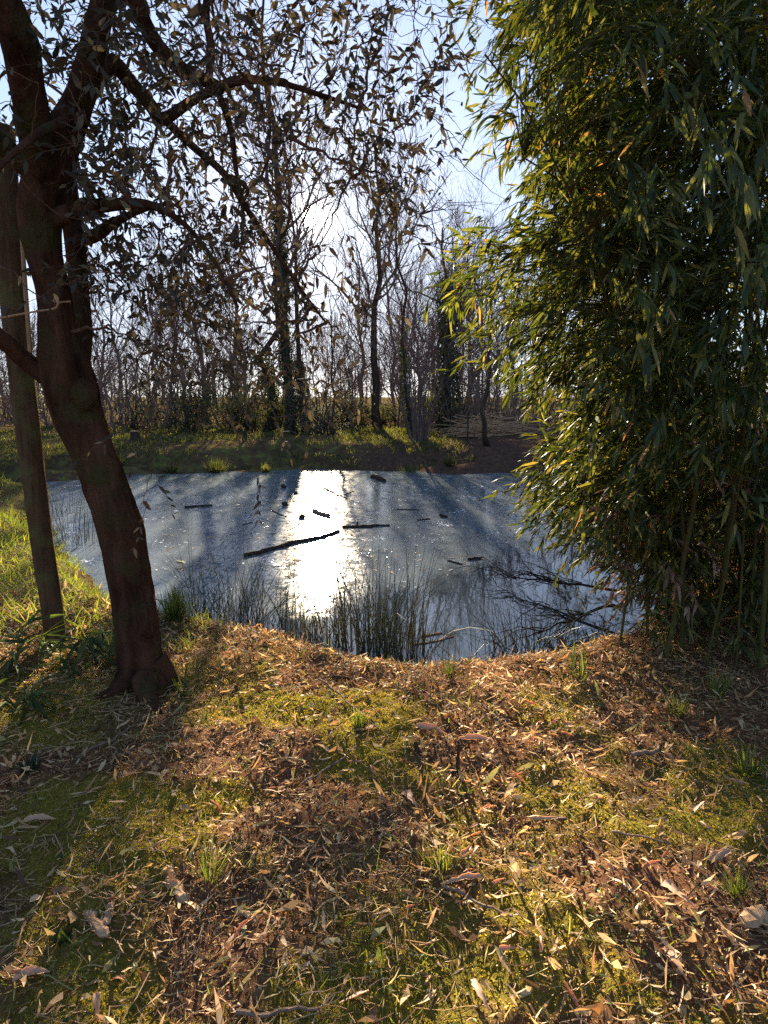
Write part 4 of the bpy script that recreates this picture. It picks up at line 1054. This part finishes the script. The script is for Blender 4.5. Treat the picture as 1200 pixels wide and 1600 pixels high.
for k, (u, Yd, h) in enumerate(((140, 27, 4.2), (175, 25, 3.4), (245, 30, 5), (275, 27, 4.4), (340, 29, 5), (400, 27, 4.2), (425, 30, 5), (500, 28, 4.2), (535, 31, 4.6), (550, 27, 3.6), (620, 29, 5.2), (645, 31, 5.5), (675, 28, 5), (710, 27, 5.2), (745, 28, 5), (785, 27, 4.6), (820, 29, 5), (70, 29, 4.2), (30, 28, 4))):
    bare_tree(up_at(u, Yd), Yd, h, .05, 120 + k, 'low twiggy leafless sapling in the tangle on the far bank', (random.gauss(0, .12), 0), [(16, .55, .9, .03), (9, .5, .9, .15), (5, .5, .9, .15)], group='twiggy saplings on the far bank', crook=.03, name='bare_sapling')
# coppiced fan of stems
x0, y0 = up_at(655, 20.6), 20.6; z0 = hz(x0, y0)
cop = empty('coppiced_shrub', (x0, y0, z0), 'bare multi-stemmed shrub fanning up from one base on the far bank', 'shrub')
r_ = np.random.default_rng(77)
for k in range(26):
    a = r_.uniform(0, 6.28); s = abs(r_.normal(0, .28)) + .04; h = r_.uniform(2.0, 3.9); t = np.linspace(0, 1, 9)
    c = np.stack([x0 + .28 * math.cos(a) * (.4 + s) + math.cos(a) * s * h * t ** 1.15, y0 + .2 * math.sin(a) + math.sin(a) * s * h * t * .6, z0 - .05 + h * t * (1 - .12 * s * t)], -1)
    c[1:] += np.cumsum(r_.normal(0, .012, (8, 3)), 0)
    V, T = tubes(c[None], np.linspace(r_.uniform(.018, .036), .005, 9)[None], 6); obj('stem', V, T, M['grey_bark'], cop)
    if k == 0: twm = MB()
    g_ = grow_levels(r_, c, np.linspace(.02, .006, 9), [(7, .28, .6, .35), (4, .4, .7, .2)], .15)
    for P_, R_, s_ in g_[1:]: twm.add(*tubes(P_, R_ * .8, 3, False))
V, T = twm.get(); obj('twigs', V, T, M['far_twig'], cop)

def shrub(u, Y, w, h, n, mat, label, seed, group='shrubs behind the pond', name='shrub', ll=(.07, .13), thin=.45, stems=14, dens=1.0):
    n = int(n * .65)
    r_ = np.random.default_rng(seed); x = up_at(u, Y); z = hz(x, Y)
    root = empty(name, (x, Y, z), label, 'shrub', group)
    # several uneven boughs, each with its own clump of leaves
    k = 26; B = np.stack([r_.normal(0, .42, k) * w * .5, r_.normal(0, .35, k) * w * .4, np.abs(r_.normal(.45, .28, k)) * h], -1); B[:, 2] = np.clip(B[:, 2], .08 * h, h * .98)
    t = np.linspace(0, 1, 6)[None, :, None]; base = np.stack([r_.normal(0, .12 * w, k), r_.normal(0, .1 * w, k), np.full(k, -.05)], -1)
    C = base[:, None] * (1 - t) + B[:, None] * t + np.stack([0 * t, 0 * t, .15 * h * np.sin(t * 3.14)], -1)[..., 0, :] + np.cumsum(r_.normal(0, .03, (k, 6, 3)), 1) * h * .4
    V, T = tubes(C + np.array([x, Y, z]), np.linspace(.03, .008, 6)[None] * np.ones((k, 1)), 5, False); obj('stems', V, T, M['dark_bark'], root)
    b = r_.integers(0, k, n); sig = r_.uniform(.10, .26, k)[b] * h
    P = C[b, 5] + r_.normal(0, 1, (n, 3)) * sig[:, None] * [1.2, 1, .8]; P[:, 2] = np.abs(P[:, 2]) + .03
    V, T = leaves(P + np.array([x, Y, z]), r_.normal(0, 1, (n, 3)) + [0, 0, -.2], r_.normal(0, 1, (n, 3)) + [0, 0, .8], r_.uniform(*ll, n), r_.uniform(*ll, n) * thin, .15, .2, 'min')
    obj('foliage', V, T, M[mat], root)
shrub(300, 26, 3.6, 2.3, 7000, 'laurel', 'broad dark evergreen bush on the far bank left of the ivy trunks', 1)
shrub(375, 27.5, 3.0, 2.0, 5200, 'laurel', 'dark evergreen bush between the broad bush and the ivy trunks', 2)
shrub(498, 23.5, 2.3, 2.2, 3600, 'silver_leaf', 'silvery grey-leaved shrub right of the ivy trunks', 3, thin=.35, ll=(.05, .09))
shrub(540, 29, 2.2, 1.2, 2500, 'ivy', 'low dark shrub under the bright gap', 4)
shrub(215, 28, 3.5, 2.6, 2200, 'silver_leaf', 'loose grey-leaved shrub at the left of the far bank', 5, thin=.35, ll=(.05, .1))
shrub(720, 29, 3.2, 2.3, 5200, 'ivy', 'dark shrub behind the coppice fan by the bamboo', 6)
shrub(600, 31, 4.0, 1.1, 3600, 'ivy', 'low dark undergrowth bush at the foot of the centre tree', 7)
shrub(440, 28, 4.0, 1.5, 5200, 'ivy', 'dark undergrowth bush at the foot of the ivy trunks', 8)
shrub(845, 30, 4.5, 2.6, 5200, 'laurel', 'evergreen bush half hidden by the bamboo', 9)
shrub(100, 33, 4.0, 2.2, 3000, 'silver_leaf', 'grey bush beyond the left shore behind the trunk', 10, thin=.35)
shrub(15, 36, 4.5, 2.4, 3000, 'laurel', 'evergreen bush at the left edge beyond the shore', 11)
shrub(680, 34, 2.4, 1.6, 2600, 'green_leaf', 'light green bush glimpsed right of the bright gap', 12)
# thickets of bare brambly stems
def thicket(u, Y, w, h, n, label, seed):
    r_ = np.random.default_rng(seed); x = up_at(u, Y); z = hz(x, Y)
    B = np.stack([x + r_.uniform(-.5, .5, n) * w, Y + r_.uniform(-.8, .8, n), np.full(n, z - .05)], -1); hh = h * r_.uniform(.4, 1.1, n); a = r_.uniform(0, 6.28, n); s = r_.uniform(.1, .6, n)
    t = np.linspace(0, 1, 6)
    C = np.stack([B[:, :1] + np.cos(a)[:, None] * s[:, None] * hh[:, None] * t ** 1.5, B[:, 1:2] + np.sin(a)[:, None] * s[:, None] * hh[:, None] * t ** 1.5, B[:, 2:] + hh[:, None] * (t - .3 * s[:, None] * t ** 3)], -1)
    C[:, 1:] += np.cumsum(r_.normal(0, .05, (n, 5, 3)), 1)
    V, T = tubes(C, np.linspace(.010, .004, 6)[None] * r_.uniform(.6, 1.4, n)[:, None], 3, False)
    tag(obj_at('bramble_thicket', V, T, M['far_twig'], Vector((x, Y, z))), label, 'thicket', 'bramble thickets on the far bank')
thicket(190, 29, 6, 2.2, 420, 'tangle of bare stems at the left of the far bank', 1)
thicket(320, 31, 6, 2.2, 380, 'tangle of bare stems behind the broad evergreen bush', 2)
thicket(470, 31, 6, 1.8, 340, 'tangle of bare stems behind the ivy trunks', 3)
thicket(720, 27, 5, 2.0, 360, 'tangle of bare stems right of the coppice fan', 4)
thicket(820, 26, 6, 2.2, 360, 'tangle of bare stems half hidden by the bamboo', 5)
thicket(50, 31, 7, 2.0, 360, 'tangle of bare stems beyond the left shore', 6)
thicket(610, 34, 5, 1.2, 240, 'low bare tangle under the bright gap', 7)
# cut brush, stump, stakes
r_ = np.random.default_rng(5); n_ = 130; x0, y0 = up_at(765, 24), 24.0; z0 = hz(x0, y0); a = r_.normal(.15, .45, n_); L_ = r_.uniform(.6, 1.9, n_)
B = np.stack([x0 + r_.normal(0, .9, n_), y0 + r_.normal(0, .5, n_), z0 + np.abs(r_.normal(.22, .2, n_))], -1); t = np.linspace(-.5, .5, 5)
C = B[:, None] + np.stack([np.cos(a), .3 * r_.normal(size=n_), np.sin(a) * .5], -1)[:, None] * (L_[:, None] * t)[..., None] + r_.normal(0, .02, (n_, 5, 3)); C[:, :, 2] = np.maximum(C[:, :, 2], z0)
V, T = tubes(C, r_.uniform(.006, .02, n_)[:, None] * np.ones(5), 4)
tag(obj_at('brush_pile', V, T, M['pale_wood'], Vector((x0, y0, z0))), 'heap of pale cut branches on the far bank near the bamboo', 'brush pile')
q = ground_at(212, 689)
root = empty('tree_stump', q, 'cut tree stump with a pale top on the far grass at the left', 'stump')
c = np.array([[q.x, q.y, q.z - .05], [q.x, q.y, q.z + .12], [q.x, q.y, q.z + .30]]); V, T = tubes(c[None], np.array([[.20, .15, .14]]), 14, False); V += rng.normal(0, .006, V.shape); obj('bole', V, T, M['dark_bark'], root)
c = np.array([[q.x, q.y, q.z + .27], [q.x, q.y, q.z + .315]]); V, T = tubes(c[None], np.array([[.142, .125]]), 14); obj('cut_top', V, T, M['pale_wood'], root)
for u, v, h, lb in ((383, 690, .35, 'short dark post stub on the far grass'), (522, 682, .32, 'short dark stub near the sapling on the far grass'), (730, 695, .9, 'thin stake standing on the far bank right of the coppice fan'), (22, 645, 1.1, 'thin stake beyond the left shore')):
    q = ground_at(u, v); c = np.array([[q.x, q.y, q.z - .1], [q.x + .01, q.y, q.z + h * .5], [q.x, q.y, q.z + h]])
    V, T = tubes(c[None], np.array([[.06, .055, .05]]) * (1 if h < .5 else .4), 8); tag(obj_at('stake', V, T, M['dark_bark'], q), lb, 'stake')

# ------------------------------------------------------------------ far-off wood closing the field
r_ = np.random.default_rng(9); mb = MB()
for k in range(240):
    a = r_.uniform(-.95, .95); d = r_.uniform(90, 170); x, y = math.sin(a) * d, math.cos(a) * d; h = r_.uniform(5, 10)
    c = np.stack([np.full(6, x), np.full(6, y), np.linspace(-.2, h, 6)], -1); c[1:] += np.cumsum(r_.normal(0, .12, (5, 3)), 0)
    g_ = grow_levels(r_, c, np.linspace(.2, .05, 6), [(10, .42, .9, .1), (7, .5, .9, .1)], .2)
    for (P_, R_, s_) in g_: mb.add(*tubes(P_, np.maximum(R_, .03), 3, False))
V, T = mb.get(); tag(obj('treeline', V, T, M['far_twig']), 'far-off leafless wood across the field', None, None, 'stuff')
